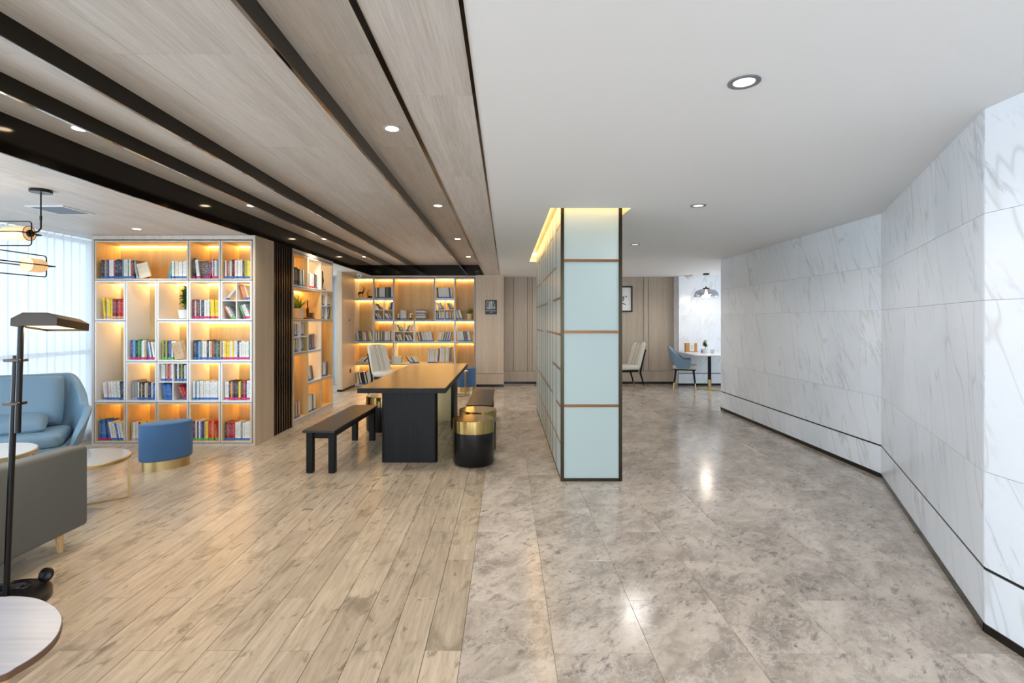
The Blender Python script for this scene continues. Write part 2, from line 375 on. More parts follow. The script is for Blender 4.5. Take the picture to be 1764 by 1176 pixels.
# ------------------------------------------------------------------ floor
mb = MB(); mb.box(-5.6, Y0-0.6, -0.12, 7.2, 12.2, -0.007)
floor = struct(mb.build('floor', M['grout'], smooth=False))
PW = 0.155; PL = 0.8274; PH = 2.172
cand = []
for c in range(31):
    x = XB-PW*(c+0.5)
    if x < -5.0: break
    ph = PH+(PL/2 if c % 2 else 0)
    y = ph-PL*7
    while y < 11.6:
        y1 = y+PL
        if y1 > Y0:
            if not (x < -2.85 and 6.25 < y and y1 < 8.2) :
                yy = max((y+y1)/2, 0.8)
                inview = yy > 1.75 and -0.99 < x/yy < 1.01
                cand.append(((0 if inview else 1), yy*yy*yy, x, (y+y1)/2))
        y = y1
cand.sort()
pm = None; rest = MB()
def plank_verts(mb, cx, cy, w, l, t=0.006, ch=0.0012):
    x, y = w/2, l/2
    mb.add([(cx-x,cy-y,-t),(cx+x,cy-y,-t),(cx+x,cy+y,-t),(cx-x,cy+y,-t),
            (cx-x,cy-y,-ch),(cx+x,cy-y,-ch),(cx+x,cy+y,-ch),(cx-x,cy+y,-ch),
            (cx-x+ch,cy-y+ch,0),(cx+x-ch,cy-y+ch,0),(cx+x-ch,cy+y-ch,0),(cx-x+ch,cy+y-ch,0)],
           [(8,9,10,11),(4,5,9,8),(5,6,10,9),(6,7,11,10),(7,4,8,11),(0,1,5,4),(1,2,6,5),(2,3,7,6),(3,0,4,7)])
for i, (a, b_, x, y) in enumerate(cand):
    if i < 300:
        if pm is None:
            mb = MB(); plank_verts(mb, 0, 0, PW-0.0022, PL-0.0022); o = mb.build('plank', M['plank'], floor, smooth=False); pm = o.data
        else:
            o = bpy.data.objects.new('plank', pm); COL.objects.link(o); o.parent = floor
        o.location = (x, y, 0)
    else: plank_verts(rest, x, y, PW-0.0022, PL-0.0022)
o = rest.build('plank', M['plank'], floor, smooth=False); o['kind'] = 'stuff'
SW = 0.413; sm = None; cell0 = None
edge0 = [0.2-0.0]                                      # seam lines at 0.2, 0.61 ...
cols = [(XB, 0.2, 0)]+[(0.2+SW*i, 0.2+SW*(i+1), i+1) for i in range(12)]
meshes = {}
def wall_x(y):                                          # inner face of the right wall at depth y
    if y < 2.3016: return 2.163
    if y < 4.548: return 2.163+(y-2.3016)/(4.548-2.3016)*(3.345-2.163)
    if y < 8.04: return 3.36
    return 6.0
for x0, x1, k in cols:
    ph = 2.56 if k % 2 == 0 else 2.153
    y = ph-PL*6
    while y < 11.3:
        y1 = y+PL
        if y1 > Y0 and x0 < wall_x(y1)+0.02:
            key = round(x1-x0, 3)
            if key not in meshes:
                mb = MB(); plank_verts(mb, 0, 0, x1-x0-0.0014, PL-0.0014, ch=0.0006); o = mb.build('marble_slab', M['floor_marble'], floor, smooth=False); meshes[key] = o.data
            else:
                o = bpy.data.objects.new('marble_slab', meshes[key]); COL.objects.link(o); o.parent = floor
            o.location = ((x0+x1)/2, (y+y1)/2, 0)
        y = y1

# ------------------------------------------------------------------ ceiling
RX0, RX1, RY0, RY1 = 0.375, 1.056, 4.33, 8.337           # light recess above the partition
mb = MB()
mb.box(XCE, Y0, ZL, RX0, YB, ZL+0.2); mb.box(RX1, Y0, ZL, 7.0, YB, ZL+0.2)
mb.box(RX0, Y0, ZL, RX1, RY0, ZL+0.2); mb.box(RX0, RY1, ZL, RX1, YB, ZL+0.2)
mb.box(RX0-0.1, RY0-0.1, ZL+0.14, RX1+0.1, RY1+0.1, ZL+0.22)
ceil = struct(mb.build('ceiling', M['white_paint'], smooth=False))
mb = MB()
mb.box(RX0+0.004, RY0+0.03, ZL+0.112, RX0+0.03, RY1-0.03, ZL+0.13); mb.box(RX1-0.03, RY0+0.03, ZL+0.112, RX1-0.004, RY1-0.03, ZL+0.13)
mb.box(RX0+0.03, RY0+0.004, ZL+0.112, RX1-0.03, RY0+0.03, ZL+0.13); mb.box(RX0+0.03, RY1-0.03, ZL+0.112, RX1-0.03, RY1-0.004, ZL+0.13)
mb.build('led_strip', M['cove_led'], ceil, smooth=False)
mb = MB(); mb.box(-5.2, Y0, ZH+0.03, XCE, 12.0, ZH+0.2); mb.build('ceiling_slab', M['black_gap'], ceil, smooth=False)
def cpanel(x0, x1, y0, y1, z, mat='ceiling_wood', t=0.012):
    mb = MB(); g = 0.0012
    mb.box(-(x1-x0)/2+g, -(y1-y0)/2+g, 0, (x1-x0)/2-g, (y1-y0)/2-g, t)
    mb.build('ceiling_panel', M[mat], ceil, smooth=False, loc=((x0+x1)/2, (y0+y1)/2, z))
BX = -2.85; YX = 10.9
fins = [-2.399, -1.933, -0.923]
strips = [(BX, fins[0]), (fins[0], fins[1]), (fins[1], -1.645), (-1.645, fins[2]), (fins[2], -0.467)]
ys = [2.262+1.22*k for k in range(-4, 9)]
ys = [Y0]+[y for y in ys if Y0+0.1 < y < YX-0.3]+[YX]
for x0, x1 in strips:
    for a, b_ in zip(ys[:-1], ys[1:]): cpanel(x0, x1, a, b_, ZH)
ys2 = [2.165+1.22*k for k in range(-4, 9)]; ys2 = [Y0]+[y for y in ys2 if Y0+0.1 < y < 10.6]+[10.84]
for a, b_ in zip(ys2[:-1], ys2[1:]):
    cpanel(-0.465, XCE, a, b_, ZL)
    cpanel(BX-1.0, BX, a, b_, ZL); cpanel(-4.9, BX-1.0, a, b_, ZL)
for x in fins:
    mb = MB(); mb.box(x-0.006, Y0, ZH-0.0905, x+0.006, YX-0.01, ZH); mb.build('ceiling_fin', M['bronze'], ceil, smooth=False)
    mb = MB(); mb.box(x-0.009, Y0, ZH-0.0945, x+0.007, YX-0.01, ZH-0.0905); mb.build('fin_edge', M['mirror_trim'], ceil, smooth=False)
mb = MB(); mb.box(BX-0.02, Y0, ZL-0.003, BX, YX+0.02, ZH+0.01); mb.build('ceiling_band', M['bronze'], ceil, smooth=False)
mb = MB(); mb.box(-0.467, Y0, ZL-0.003, -0.444, YX+0.02, ZH+0.01); mb.build('ceiling_band', M['bronze'], ceil, smooth=False)
mb = MB(); mb.box(BX, YX, ZL-0.003, -0.467, YX+0.02, ZH+0.01); mb.build('ceiling_band', M['bronze'], ceil, smooth=False)
mb = MB(); mb.box(XCE-0.014, Y0, ZL-0.003, XCE, 10.76, ZL+0.05); mb.build('edge_trim', M['bronze'], ceil, smooth=False)

# ------------------------------------------------------------------ right marble wall (three faces)
C4 = (2.163, Y0); C3 = (2.163, 2.3016); C2 = (3.345, 4.548); C1 = (3.384, 8.044)
def seg_frame(a, b_):
    """a frame on a wall face: local x runs from a to b, local -y faces the room"""
    d = Vector((b_[0]-a[0], b_[1]-a[1])); return math.atan2(d.y, d.x), d.length
wall_r = struct(empty('wall_right', (2.163, 0, 0)))
mb = MB(); out = 0.16
mb.prism([C4, C3, C2, C1, (3.384+out, 8.044), (3.345+out, 4.47), (2.163+out, 2.22), (2.163+out, Y0)][::-1], 0, ZL+0.05)
o = mb.build('wall_core', M['joint'], None, smooth=False); o.parent = wall_r; o.location = (-2.163, 0, 0)
base_r = struct(empty('baseboard_right')); trim_r = struct(empty('trim_1'))
def marble_face(a, b_, vlines, zrows, wall, base, trim, flip=False):
    ang, L = seg_frame(a, b_)
    fr = empty('wall_face', (a[0]-wall.location.x, a[1]-wall.location.y, 0), ang, wall)
    # local +y is left of a->b ; the room lies on the left
    for (z0, z1), xs in zip(zrows, vlines):
        for u0, u1 in zip(xs[:-1], xs[1:]):
            mb = MB(); g = 0.0009; w = u1-u0; h = z1-z0
            mb.box(-w/2+g, 0.0, -h/2+g, w/2-g, 0.012, h/2-g)
            mb.build('marble_panel', M['wall_marble'], fr, smooth=False, loc=((u0+u1)/2, 0, (z0+z1)/2))
    mb = MB(); mb.box(-0.01, 0.0, 0.278, L+0.01, 0.008, 0.291); o = mb.build('groove_strip', M['black_gap'], None, smooth=False)
    o.parent = trim; o.location = (a[0], a[1], 0); o.rotation_euler = (0, 0, ang)
    mb = MB(); mb.box(-0.0, 0.0, 0.0, L+0.0, 0.016, 0.038); o = mb.build('skirting', M['baseboard'], None, smooth=False)
    o.parent = base; o.location = (a[0], a[1], 0); o.rotation_euler = (0, 0, ang)
ZR = [(0.038, 0.278), (0.291, 0.72), (0.72, 1.49), (1.49, 1.88), (1.88, ZL)]
L12 = math.dist(C1, C2); L23 = math.dist(C2, C3)
f12 = [[0, 0.78, 1.6, 2.45, L12], [0, 1.18, 2.0, 2.9, L12], [0, 0.28, 0.78, 1.32, 2.45, L12], [0, 1.18, 2.2, 3.0, L12], [0, 0.28, 1.32, 2.45, L12]]
marble_face(C2, C1, f12, ZR, wall_r, base_r, trim_r)
f23 = [[0, 0.8, 1.62, L23], [0, 1.2, L23], [0, 0.8, 1.62, L23], [0, 0.4, 1.2, 2.02, L23], [0, 0.8, 1.62, L23]]
marble_face(C3, C2, f23, ZR, wall_r, base_r, trim_r)
f34 = [[0, 0.9, 1.8, 2.7, 3.6, 4.5, 5.4, 6.3016]]*5
marble_face(C4, C3, f34, ZR, wall_r, base_r, trim_r)

# ------------------------------------------------------------------ back walls
wall_b = struct(empty('wall_back', (0, YB, 0)))
mb = MB(); mb.box(-0.1, 0.02, 0, 7.0, 0.2, ZL+0.1); mb.build('wall_core', M['black_gap'], wall_b, smooth=False)
def px(x, Y): return (x-CX)*Y/F
xs = [-0.05, px(884.5,YB), px(908.4,YB), px(917,YB), px(940,YB), px(1010,YB), px(1108.5,YB), px(1116.5,YB), 3.72]
for a, b_ in zip(xs[:-1], xs[1:]):
    g = 0.004
    mb = MB(); mb.box(-(b_-a)/2+g, 0, -(ZL-0.287)/2, (b_-a)/2-g, 0.02, (ZL-0.287)/2)
    mb.build('wood_panel', M['wall_wood_grey'], wall_b, smooth=False, loc=((a+b_)/2, 0, (ZL+0.287)/2))
for a, b_ in ((-0.05, 1.9), (1.9, 3.72)):
    mb = MB(); mb.box(-(b_-a)/2+0.001, 0, -0.115, (b_-a)/2-0.001, 0.02, 0.115); mb.build('wood_panel', M['wall_wood_grey'], wall_b, smooth=False, loc=((a+b_)/2, 0, 0.165))
mb = MB(); mb.box(-0.05, YB-0.004, 0, 3.69, YB+0.02, 0.045); struct(mb.build('baseboard_back', M['baseboard'], smooth=False))
# marble nook wall
wall_n = struct(empty('wall_nook', (3.69, 11.0, 0)))
mb = MB(); mb.box(0.012, 0.012, 0, 3.3, 0.27, ZL+0.02); mb.build('wall_core', M['joint'], wall_n, smooth=False)
mb = MB(); mb.box(0, 0.0, 0.045, 0.012, 0.27, ZL); mb.build('marble_panel', M['wall_marble'], wall_n, smooth=False)
for z0, z1, xs_ in ((0.045, 0.252, [0.0, 1.25, 3.3]), (0.265, 1.5, [0.0, 0.5, 1.6, 3.3]), (1.5, ZL, [0.0, 0.5, 1.7, 3.3])):
    for a, b_ in zip(xs_[:-1], xs_[1:]):
        mb = MB(); mb.box(-(b_-a)/2+0.001, 0, -(z1-z0)/2+0.001, (b_-a)/2-0.001, 0.012, (z1-z0)/2-0.001)
        mb.build('marble_panel', M['wall_marble'], wall_n, smooth=False, loc=((a+b_)/2, 0, (z0+z1)/2))
mb = MB(); mb.box(0.002, 0.003, 0.25, 3.3, 0.012, 0.267); mb.build('groove_strip', M['black_gap'], wall_n, smooth=False)
mb = MB(); mb.box(3.685, 10.992, 0, 6.9, 11.0, 0.045); struct(mb.build('baseboard_nook', M['baseboard'], smooth=False))
mb = MB(); mb.box(6.6, 8.0, 0, 6.75, 11.3, 0.8); mb.box(6.6, 8.0, 2.2, 6.75, 11.3, ZL); struct(mb.build('wall_nook_side', M['white_paint'], smooth=False))
mb = MB(); mb.box(3.545, 7.95, 0, 6.7, 8.044, ZL); struct(mb.build('wall_nook_front', M['white_paint'], smooth=False))
# timber wall beside the far bookcase
YC = 10.85
wall_p = struct(empty('wall_pier', (-0.63, 10.78, 0)))
pw = 0.58
mb = MB(); mb.box(0.012, 0.014, 0, pw-0.012, 0.5, ZL); mb.build('wall_core', M['black_gap'], wall_p, smooth=False)
for z0, z1 in ((0.05, 0.27), (0.277, ZL)):
    mb = MB(); mb.box(-pw/2, 0, -(z1-z0)/2, pw/2, 0.014, (z1-z0)/2); mb.build('wood_panel', M['wall_wood'], wall_p, smooth=False, loc=(pw/2, 0, (z0+z1)/2))
    mb = MB(); mb.box(0, -0.25, -(z1-z0)/2, 0.012, 0.25, (z1-z0)/2); mb.build('wood_panel', M['wall_wood'], wall_p, smooth=False, loc=(pw-0.012, 0.264, (z0+z1)/2))
mb = MB(); mb.box(-0.63, 10.775, 0, -0.05, 10.79, 0.045); struct(mb.build('baseboard_pier', M['baseboard'], smooth=False))
# timber side wall left of the far bookcase
wall_s = struct(empty('wall_side', (-3.21, 10.42, 0)))
mb = MB(); mb.box(-0.1, -0.42, 0.045, 0.0, 0.44, ZL); mb.build('wood_panel', M['wall_wood'], wall_s, smooth=False)
mb = MB(); mb.box(-3.305, 10.005, 0, -3.204, 10.85, 0.045); struct(mb.build('baseboard_side', M['baseboard'], smooth=False))
mb = MB(); mb.box(-5.0, 11.3, 0, -0.1, 11.5, 2.7); struct(mb.build('wall_behind_bookcase', M['white_paint'], smooth=False))
# solid core behind the near and middle bookcases
mb = MB(); mb.box(-5.0, 6.17, 0, -3.25, 8.3, ZL+0.02); mb.box(-3.25, 6.17, 0, -2.86, 6.70, ZL)
struct(mb.build('wall_left', M['white_paint'], smooth=False))

# ------------------------------------------------------------------ windows and curtains on the left
def window(name, p0, p1, z0, z1, nx, along='y'):
    root = struct(empty(name, p0)); 
    L = math.dist(p0[:2], p1[:2]); root.rotation_euler = (0, 0, math.atan2(p1[1]-p0[1], p1[0]-p0[0]))
    mb = MB(); t = 0.05
    mb.box(0, -0.03, z0, L, 0.03, z0+t); mb.box(0, -0.03, z1-t, L, 0.03, z1); mb.box(0, -0.025, 1.0, L, 0.025, 1.0+t)
    for i in range(nx+1): mb.box(L*i/nx-0.03, -0.03, z0, L*i/nx+0.03, 0.03, z1)
    mb.build('window_frame', M['lacquer'], root, smooth=False)
    for i in range(nx):
        for za, zb in ((z0+t, 1.0), (1.0+t, z1-t)):
            mb = MB(); mb.box(L*i/nx+0.03, -0.003, za, L*(i+1)/nx-0.03, 0.003, zb); mb.build('pane', M['pane'], root, smooth=False)
    mb = MB(); mb.box(-0.05, -0.1, 0, L+0.05, 0.1, z0); mb.build('sill_wall', M['white_paint'], root, smooth=False)
window('window_1', (-5.0, Y0, 0), (-5.0, 6.15, 0), 0.12, ZL, 6)
window('window_2', (-5.0, 8.3, 0), (-5.0, 11.3, 0), 0.12, ZL, 2)
def curtain(a, b_, z0, z1, amp, waves, label):
    mb = MB(); L = math.dist(a, b_); d = Vector((b_[0]-a[0], b_[1]-a[1]))/L; nrm = Vector((-d.y, d.x))
    rr = random.Random(3); ph = [rr.uniform(0, 6) for _ in range(6)]
    def f(u, v):
        s_ = u*L; k = 0.55+0.45*math.sin(s_*1.7+ph[0])
        off = amp*k*math.sin(s_*waves+ph[1]+0.5*math.sin(s_*3.1+ph[2]))+amp*0.4*math.sin(s_*waves*2.3+ph[3]+0.25*v)
        p = Vector(a)+d*s_+nrm*off*(1+0.15*math.sin(3*v+ph[4])); return (p.x, p.y, z0+(z1-z0)*v)
    mb.grid(f, int(L*55), 8)
    return tag(mb.build('sheer_curtain', M['sheer'], recalc=False), label, 'curtain')
curtain((-4.86, 3.9), (-4.86, 6.12), 0.015, ZL, 0.035, 26, 'white sheer curtain covering the window wall behind the blue armchair')
curtain((-4.7, 11.1), (-3.33, 11.1), 0.004, ZL, 0.025, 30, 'narrow white sheer curtain seen between middle and far bookcases')

window('window_3', (6.68, 8.05, 0), (6.68, 11.2, 0), 0.8, 2.2, 3)
# ------------------------------------------------------------------ bookcases
CN = {'w': ('white', (226, 225, 220)), 'W': ('bright white', (240, 240, 238)), 'c': ('cream', (222, 208, 180)), 'k': ('black', (36, 36, 40)), 'g': ('grey', (146, 148, 150)),
      'n': ('navy', (38, 48, 88)), 'B': ('blue', (40, 104, 180)), 'b': ('light blue', (96, 166, 208)), 'r': ('red', (196, 36, 40)), 'm': ('maroon', (130, 28, 48)),
      'p': ('pink', (222, 140, 156)), 'P': ('purple', (92, 60, 116)), 'y': ('yellow', (238, 206, 40)), 'Y': ('olive', (164, 164, 72)), 'o': ('orange', (226, 122, 48)),
      'G': ('green', (62, 142, 82)), 't': ('tan', (202, 170, 126)), 'd': ('brown', (100, 68, 46)), 'T': ('teal', (46, 138, 142))}
ORD = ['first','second','third','fourth','fifth','sixth','seventh','eighth','ninth','tenth','eleventh','twelfth','thirteenth','fourteenth','fifteenth','sixteenth','seventeenth','eighteenth','nineteenth','twentieth',
       'twenty-first','twenty-second','twenty-third','twenty-fourth','twenty-fifth','twenty-sixth','twenty-seventh','twenty-eighth','twenty-ninth','thirtieth','thirty-first','thirty-second','thirty-third','thirty-fourth','thirty-fifth','thirty-sixth']
NB = [0]; BOOKMAX = 300; far_books = MB()
def book_geo(mb, w, d, h, mi=(0, 1, 2), sticker=True):
    c = min(0.0025, w*0.2)
    mb[0].box(-w/2, 0, 0, w/2, c, h); mb[0].box(-w/2, c, 0, -w/2+c, d, h); mb[0].box(w/2-c, c, 0, w/2, d, h)
    mb[1].box(-w/2+c, c, 0.003, w/2-c, d-0.004, h-0.004, 1 if mb[1] is mb[0] else 0)
    if sticker: mb[2].box(-w/2-0.0004, -0.0008, 0.004, w/2+0.0004, 0.02, 0.027, 2 if mb[2] is mb[0] else 0)
def put_book(frame, x, y, z, w, d, h, col, stk, lean, label, group, lying=False):
    """frame: matrix of the bookcase; x,y,z: bottom centre of the spine"""
    lift = w/2*math.sin(abs(math.radians(lean)))
    T = frame @ Matrix.Translation((x, y, z+lift+0.0005)) @ Matrix.Rotation(math.radians(lean), 4, 'Y')
    if lying: T = frame @ Matrix.Translation((x+lying*h/2, y, z+w/2+0.0005)) @ Matrix.Rotation(math.radians(-90*lying), 4, 'Y')
    NB[0] += 1
    if NB[0] <= BOOKMAX:
        a, b_, c = MB(), MB(), MB(); book_geo((a, b_, c), w, d, h, sticker=bool(stk))
        o = a.build('book', M['book'], smooth=False, recalc=False); o.matrix_world = T; o.color = lin(CN[col][1]); tag(o, label, 'book', group)
        b_.build('page_block', M['pages'], o, smooth=False, recalc=False)
        if stk: c.build('spine_sticker', M['stk_'+stk], o, smooth=False, recalc=False)
    else:
        far_books.M = T; book_geo((far_books,)*3, w, d, h, sticker=bool(stk)); far_books.M = None
def fill(frame, cell, runs, place, group):
    """cell: (u0,u1,z0) inner; runs: (f0,f1,h,colours,sticker,lean)"""
    u0, u1, z0 = cell; W = u1-u0; n = 0
    for run in runs:
        f0, f1, h, cols_, stk, lean = run
        step = (f1-f0)*W/len(cols_)
        ca = math.cos(math.radians(lean))
        for i, ch in enumerate(cols_):
            w = step*ca*0.93; hh = h*(1+R.uniform(-0.045, 0.045)); x = u0+f0*W+step*(i+0.5)
            l = lean+(R.uniform(-0.6, 0.6) if lean else 0)
            # keep the leaning top inside the compartment
            lab = '%s book, %s from %s in %s' % (CN[ch][0], ORD[n], 'near end' if 'middle bookcase' in place else 'left', place)
            put_book(frame, x, 0.020+R.uniform(0, 0.016), z0, w, min(0.17, h*0.72)*R.uniform(0.9, 1.05), hh, ch, stk, l, lab, group); n += 1
def facing(frame, x, z, w, h, col, lean, label, group, y=0.012):
    """a book leaning with its front cover to the room"""
    NB[0] += 1
    T = frame @ Matrix.Translation((x, y, z+0.001+w/2*math.sin(abs(math.radians(lean))))) @ Matrix.Rotation(math.radians(lean), 4, 'Y')
    a = MB(); a.box(-w/2, 0, 0, w/2, 0.0025, h); a.box(-w/2, 0.0155, 0, w/2, 0.018, h); a.box(-w/2, 0, 0, -w/2+0.0025, 0.018, h)
    o = a.build('book', M['book'], smooth=False); o.matrix_world = T; o.color = lin(CN[col][1]); tag(o, label, 'book', group)
    b_ = MB(); b_.box(-w/2+0.003, 0.003, 0.003, w/2-0.004, 0.015, h-0.003); b_.build('page_block', M['pages'], o, smooth=False)
TH = 0.018
def cubby(root, u0, u1, z0, z1, depth, kind, cross=False, led=True):
    """one compartment: a mitred box with back panel and warm strip"""
    e = empty('compartment', ((u0+u1)/2, 0, z0), 0, root); w = (u1-u0)/2-0.003; h = z1-z0-0.006
    mb = MB(); side = 0; 
    mb.box(-w, 0, 0, -w+TH, depth, h); mb.box(w-TH, 0, 0, w, depth, h); mb.box(-w+TH, 0, 0, w-TH, depth, TH); mb.box(-w+TH, 0, h-TH, w-TH, depth, h)
    mb.build('box_shell', M['lacquer'] if kind == 'white' else M['shelf_wood'], e, smooth=False)
    mb = MB(); mb.box(-w, -0.003, 0, -w+TH, 0, h); mb.box(w-TH, -0.003, 0, w, 0, h); mb.box(-w+TH, -0.003, 0, w-TH, 0, TH); mb.box(-w+TH, -0.003, h-TH, w-TH, 0, h)
    mb.build('front_edge', M['lacquer'] if kind == 'white' else M['trim_wood'], e, smooth=False)  # wood boxes: daylight on the front edges put in as a paler veneer
    mb = MB(); mb.box(-w+TH, depth-0.01, TH, w-TH, depth, h-TH); mb.build('back_panel', M['shelf_wood'], e, smooth=False)
    if led:
        mb = MB(); mb.box(-w+TH+0.004, depth-0.028, h-TH-0.01, w-TH-0.004, depth-0.014, h-TH-0.001); mb.build('led_strip', M['led'], e, smooth=False)
    if cross:
        mb = MB(); mb.box(-w+TH, 0.0, h/2-0.006, w-TH, depth-0.03, h/2+0.006); mb.box(-0.006, 0.0, TH, 0.006, depth-0.03, h/2-0.006); mb.box(-0.006, 0.0, h/2+0.006, 0.006, depth-0.03, h-TH)
        mb.build('divider', M['lacquer'], e, smooth=False)
    return e
ROWN = ['top row', 'second row', 'middle row', 'fourth row', 'bottom row']
def bookcase(name, label, loc, rz, cu, rows, cells, depth, skirt_bottom, outer, top=ZL-0.004):
    """cu: column lines, rows: row lines from the top; cells: (c0,c1,r0,r1,kind,cross)"""
    root = thing(name, label, 'bookcase', loc, rz)
    x0, x1 = cu[0], cu[-1]; zt, zb = rows[0], rows[-1]; ol, orr = outer
    mb = MB()
    mb.box(ol, 0, 0, x0-0.006, depth+0.05, top); mb.box(x1+0.006, 0, 0, orr, depth+0.05, top)
    mb.box(x0-0.006, 0, zt+0.006, x1+0.006, depth+0.05, top)
    if zb > 0.015: mb.box(x0-0.006, 0, 0, x1+0.006, depth+0.05, zb-0.006)
    mb.build('outer_frame', M['trim_wood'], root, smooth=False)
    mb = MB(); mb.box(x0-0.006, depth+0.002, max(0.001, zb-0.006), x1+0.006, depth+0.05, zt+0.006)
    for c in cu[1:-1]: mb.box(c-0.0035, 0.002, zb, c+0.0035, 0.01, zt) if False else None
    mb.build('carcass_back', M['black_gap'], root, smooth=False)
    for c0, c1, r0, r1, kind, cross in cells:
        cubby(root, cu[c0], cu[c1], rows[r1], rows[r0], depth, kind, cross)
    fr = Matrix.Translation(loc) @ Matrix.Rotation(rz, 4, 'Z')
    return root, fr
def inner(cu, rows, c0, c1, r1, q=None, r0=None):
    a, b_, z = cu[c0]+TH+0.003, cu[c1]-TH-0.003, rows[r1]+TH+0.001
    if q:
        m_ = (a+b_)/2; h = (rows[r1-1]-rows[r1]-0.005)
        if q[1] == 'l': b_ = m_-0.007
        else: a = m_+0.007
        if q[0] == 'u': z = rows[r1]+h/2+0.0065
    return (a, b_, z)
# --- near bookcase by the window
YA = 5.703; kA = YA/F
cuA = [(x-158)*kA for x in (163, 216.5, 270.5, 325.2, 380, 434.4)]
rwA = [2.292, 1.842, 1.397, 0.944, 0.493, 0.04]
rwA = [H-(y-CY)*kA for y in (413.2, 482.4, 551.8, 622.5, 692.3, 762.3)]
cellsA = [(0,3,0,1,'wood',0),(3,4,0,1,'wood',0),(4,5,0,1,'wood',0),(0,1,1,2,'white',0),(1,2,1,3,'white',0),(2,3,1,2,'white',0),(3,4,1,2,'white',0),(4,5,1,2,'white',1),
          (0,1,2,4,'white',0),(2,3,2,3,'white',0),(3,5,2,3,'white',0),(1,2,3,4,'white',0),(2,3,3,4,'white',1),(3,4,3,4,'white',0),(4,5,3,4,'white',0)]+[(i,i+1,4,5,'wood',0) for i in range(5)]
LA = (-4.617, YA, 0)
bcA, FA = bookcase('bookcase', 'tall near bookcase of white and oak compartments beside the curtained window', LA, 0, cuA, rwA, cellsA, 0.37, 0, (0.0, 1.817))
mb = MB(); mb.box(1.8172, 0.001, 0, 1.822, 0.455, ZL-0.004); mb.build('side_panel', M['wall_wood'], bcA, smooth=False)
gA = 'books in the window bookcase'
def A(c0, c1, r1, runs, nm, q=None): fill(FA, inner(cuA, rwA, c0, c1, r1, q), runs, nm+' of window bookcase', gA)
A(0,3,1,[(.035,.40,.212,'kPYPwwwrknnkgwwGwrk','B',0),(.42,.47,.205,'gd','l',-10),(.765,.80,.18,'T','B',12),(.82,.985,.196,'wwcwwww','B',0)],'wide top cubby')
facing(FA, cuA[0]+.555, rwA[1]+.016, .125, .165, 'c', -14, 'cream book showing its front cover in the wide top cubby of window bookcase', gA)
A(3,4,1,[(.02,.10,.22,'kk','p',0),(.14,.30,.215,'gww','p',-7),(.44,.62,.19,'PPr','p',17),(.72,.98,.21,'wmwwgk','p',0)],'fourth top cubby')
facing(FA, cuA[3]+.145, rwA[1]+.016, .10, .2, 'd', -3, 'brown book showing its front cover in the fourth top cubby of window bookcase', gA, y=0.045)
A(4,5,1,[(.04,.98,.205,'wrgckrwwwwdYYyy','B',0)],'last top cubby')
A(0,1,2,[(.2,.27,.235,'y','t',-5),(.28,.98,.215,'cyymmmrrr','t',0)],'first second-row cubby')
A(3,4,2,[(.02,.62,.21,'mwrkdwnnwwww','p',0),(.66,.98,.215,'yyyy','p',-2)],'fourth second-row cubby')
A(4,5,2,[(.12,.3,.14,'ww','B',38)],'upper left quarter, second-row last cubby','ul')
A(4,5,2,[(.45,.85,.17,'ooc','B',-18)],'upper right quarter, second-row last cubby','ur')
A(4,5,2,[(.5,.95,.15,'owg','G',-30)],'lower left quarter, second-row last cubby','ll')
A(4,5,2,[(.45,.95,.165,'Gwww','p',-22)],'lower right quarter, second-row last cubby','lr')
A(1,2,3,[(.05,.62,.215,'PbbkGGGwwt','p',0),(.70,.96,.205,'BbwnwW','p',-9)],'tall second cubby')
A(2,3,3,[(.06,.44,.215,'YkYnBw','G',0),(.50,.66,.205,'ww','G',-10)],'third middle-row cubby')
facing(FA, cuA[2]+.245, rwA[3]+.016, .11, .19, 't', -13, 'tan book showing its front cover in the third middle-row cubby of window bookcase', gA)
A(3,5,3,[(.02,.5,.21,'kkBbtwwkwtrkGkt','B',0),(.51,.985,.205,'wyyywywwnwwwwwG','p',0)],'wide middle cubby')
A(0,1,4,[(.2,.97,.2,'WwpwWwwwwkn','B',-4)],'tall first cubby')
A(1,2,4,[(.1,.27,.225,'gg','l',0),(.29,.98,.19,'wktkwtnnwBT','B',0)],'second fourth-row cubby')
A(2,3,4,[(.06,.95,.185,'wwtrpw','B',0)],'upper left quarter, fourth-row third cubby','ul')
A(2,3,4,[(.04,.97,.185,'kwkYkwb','B',0)],'upper right quarter, fourth-row third cubby','ur')
A(2,3,4,[(.3,.96,.18,'BBBBB','B',-10)],'lower left quarter, fourth-row third cubby','ll')
A(2,3,4,[(.62,.95,.165,'rrr','B',-22)],'lower right quarter, fourth-row third cubby','lr')
A(3,4,4,[(.04,.985,.205,'wbwwwwwwwwwww','B',0)],'fourth cubby, fourth row')
A(4,5,4,[(.03,.985,.21,'wwkokkkykrnww','p',0)],'last cubby, fourth row')
A(0,1,5,[(.03,.22,.225,'BBB','p',0),(.24,.46,.215,'BnB','p',-5),(.5,.97,.2,'wcwBwww','B',-11)],'first bottom cubby')
A(1,2,5,[(.05,.97,.21,'twwrywoyww','l',0)],'second bottom cubby')
A(2,3,5,[(.1,.95,.21,'nkwwwktwww','G',0)],'third bottom cubby')
A(3,4,5,[(.03,.78,.215,'PwkwBmtyrro','G',0),(.82,.95,.2,'or','G',-12)],'fourth bottom cubby')
A(4,5,5,[(.04,.985,.205,'krmmrwwwgwwww','B',0)],'last bottom cubby')
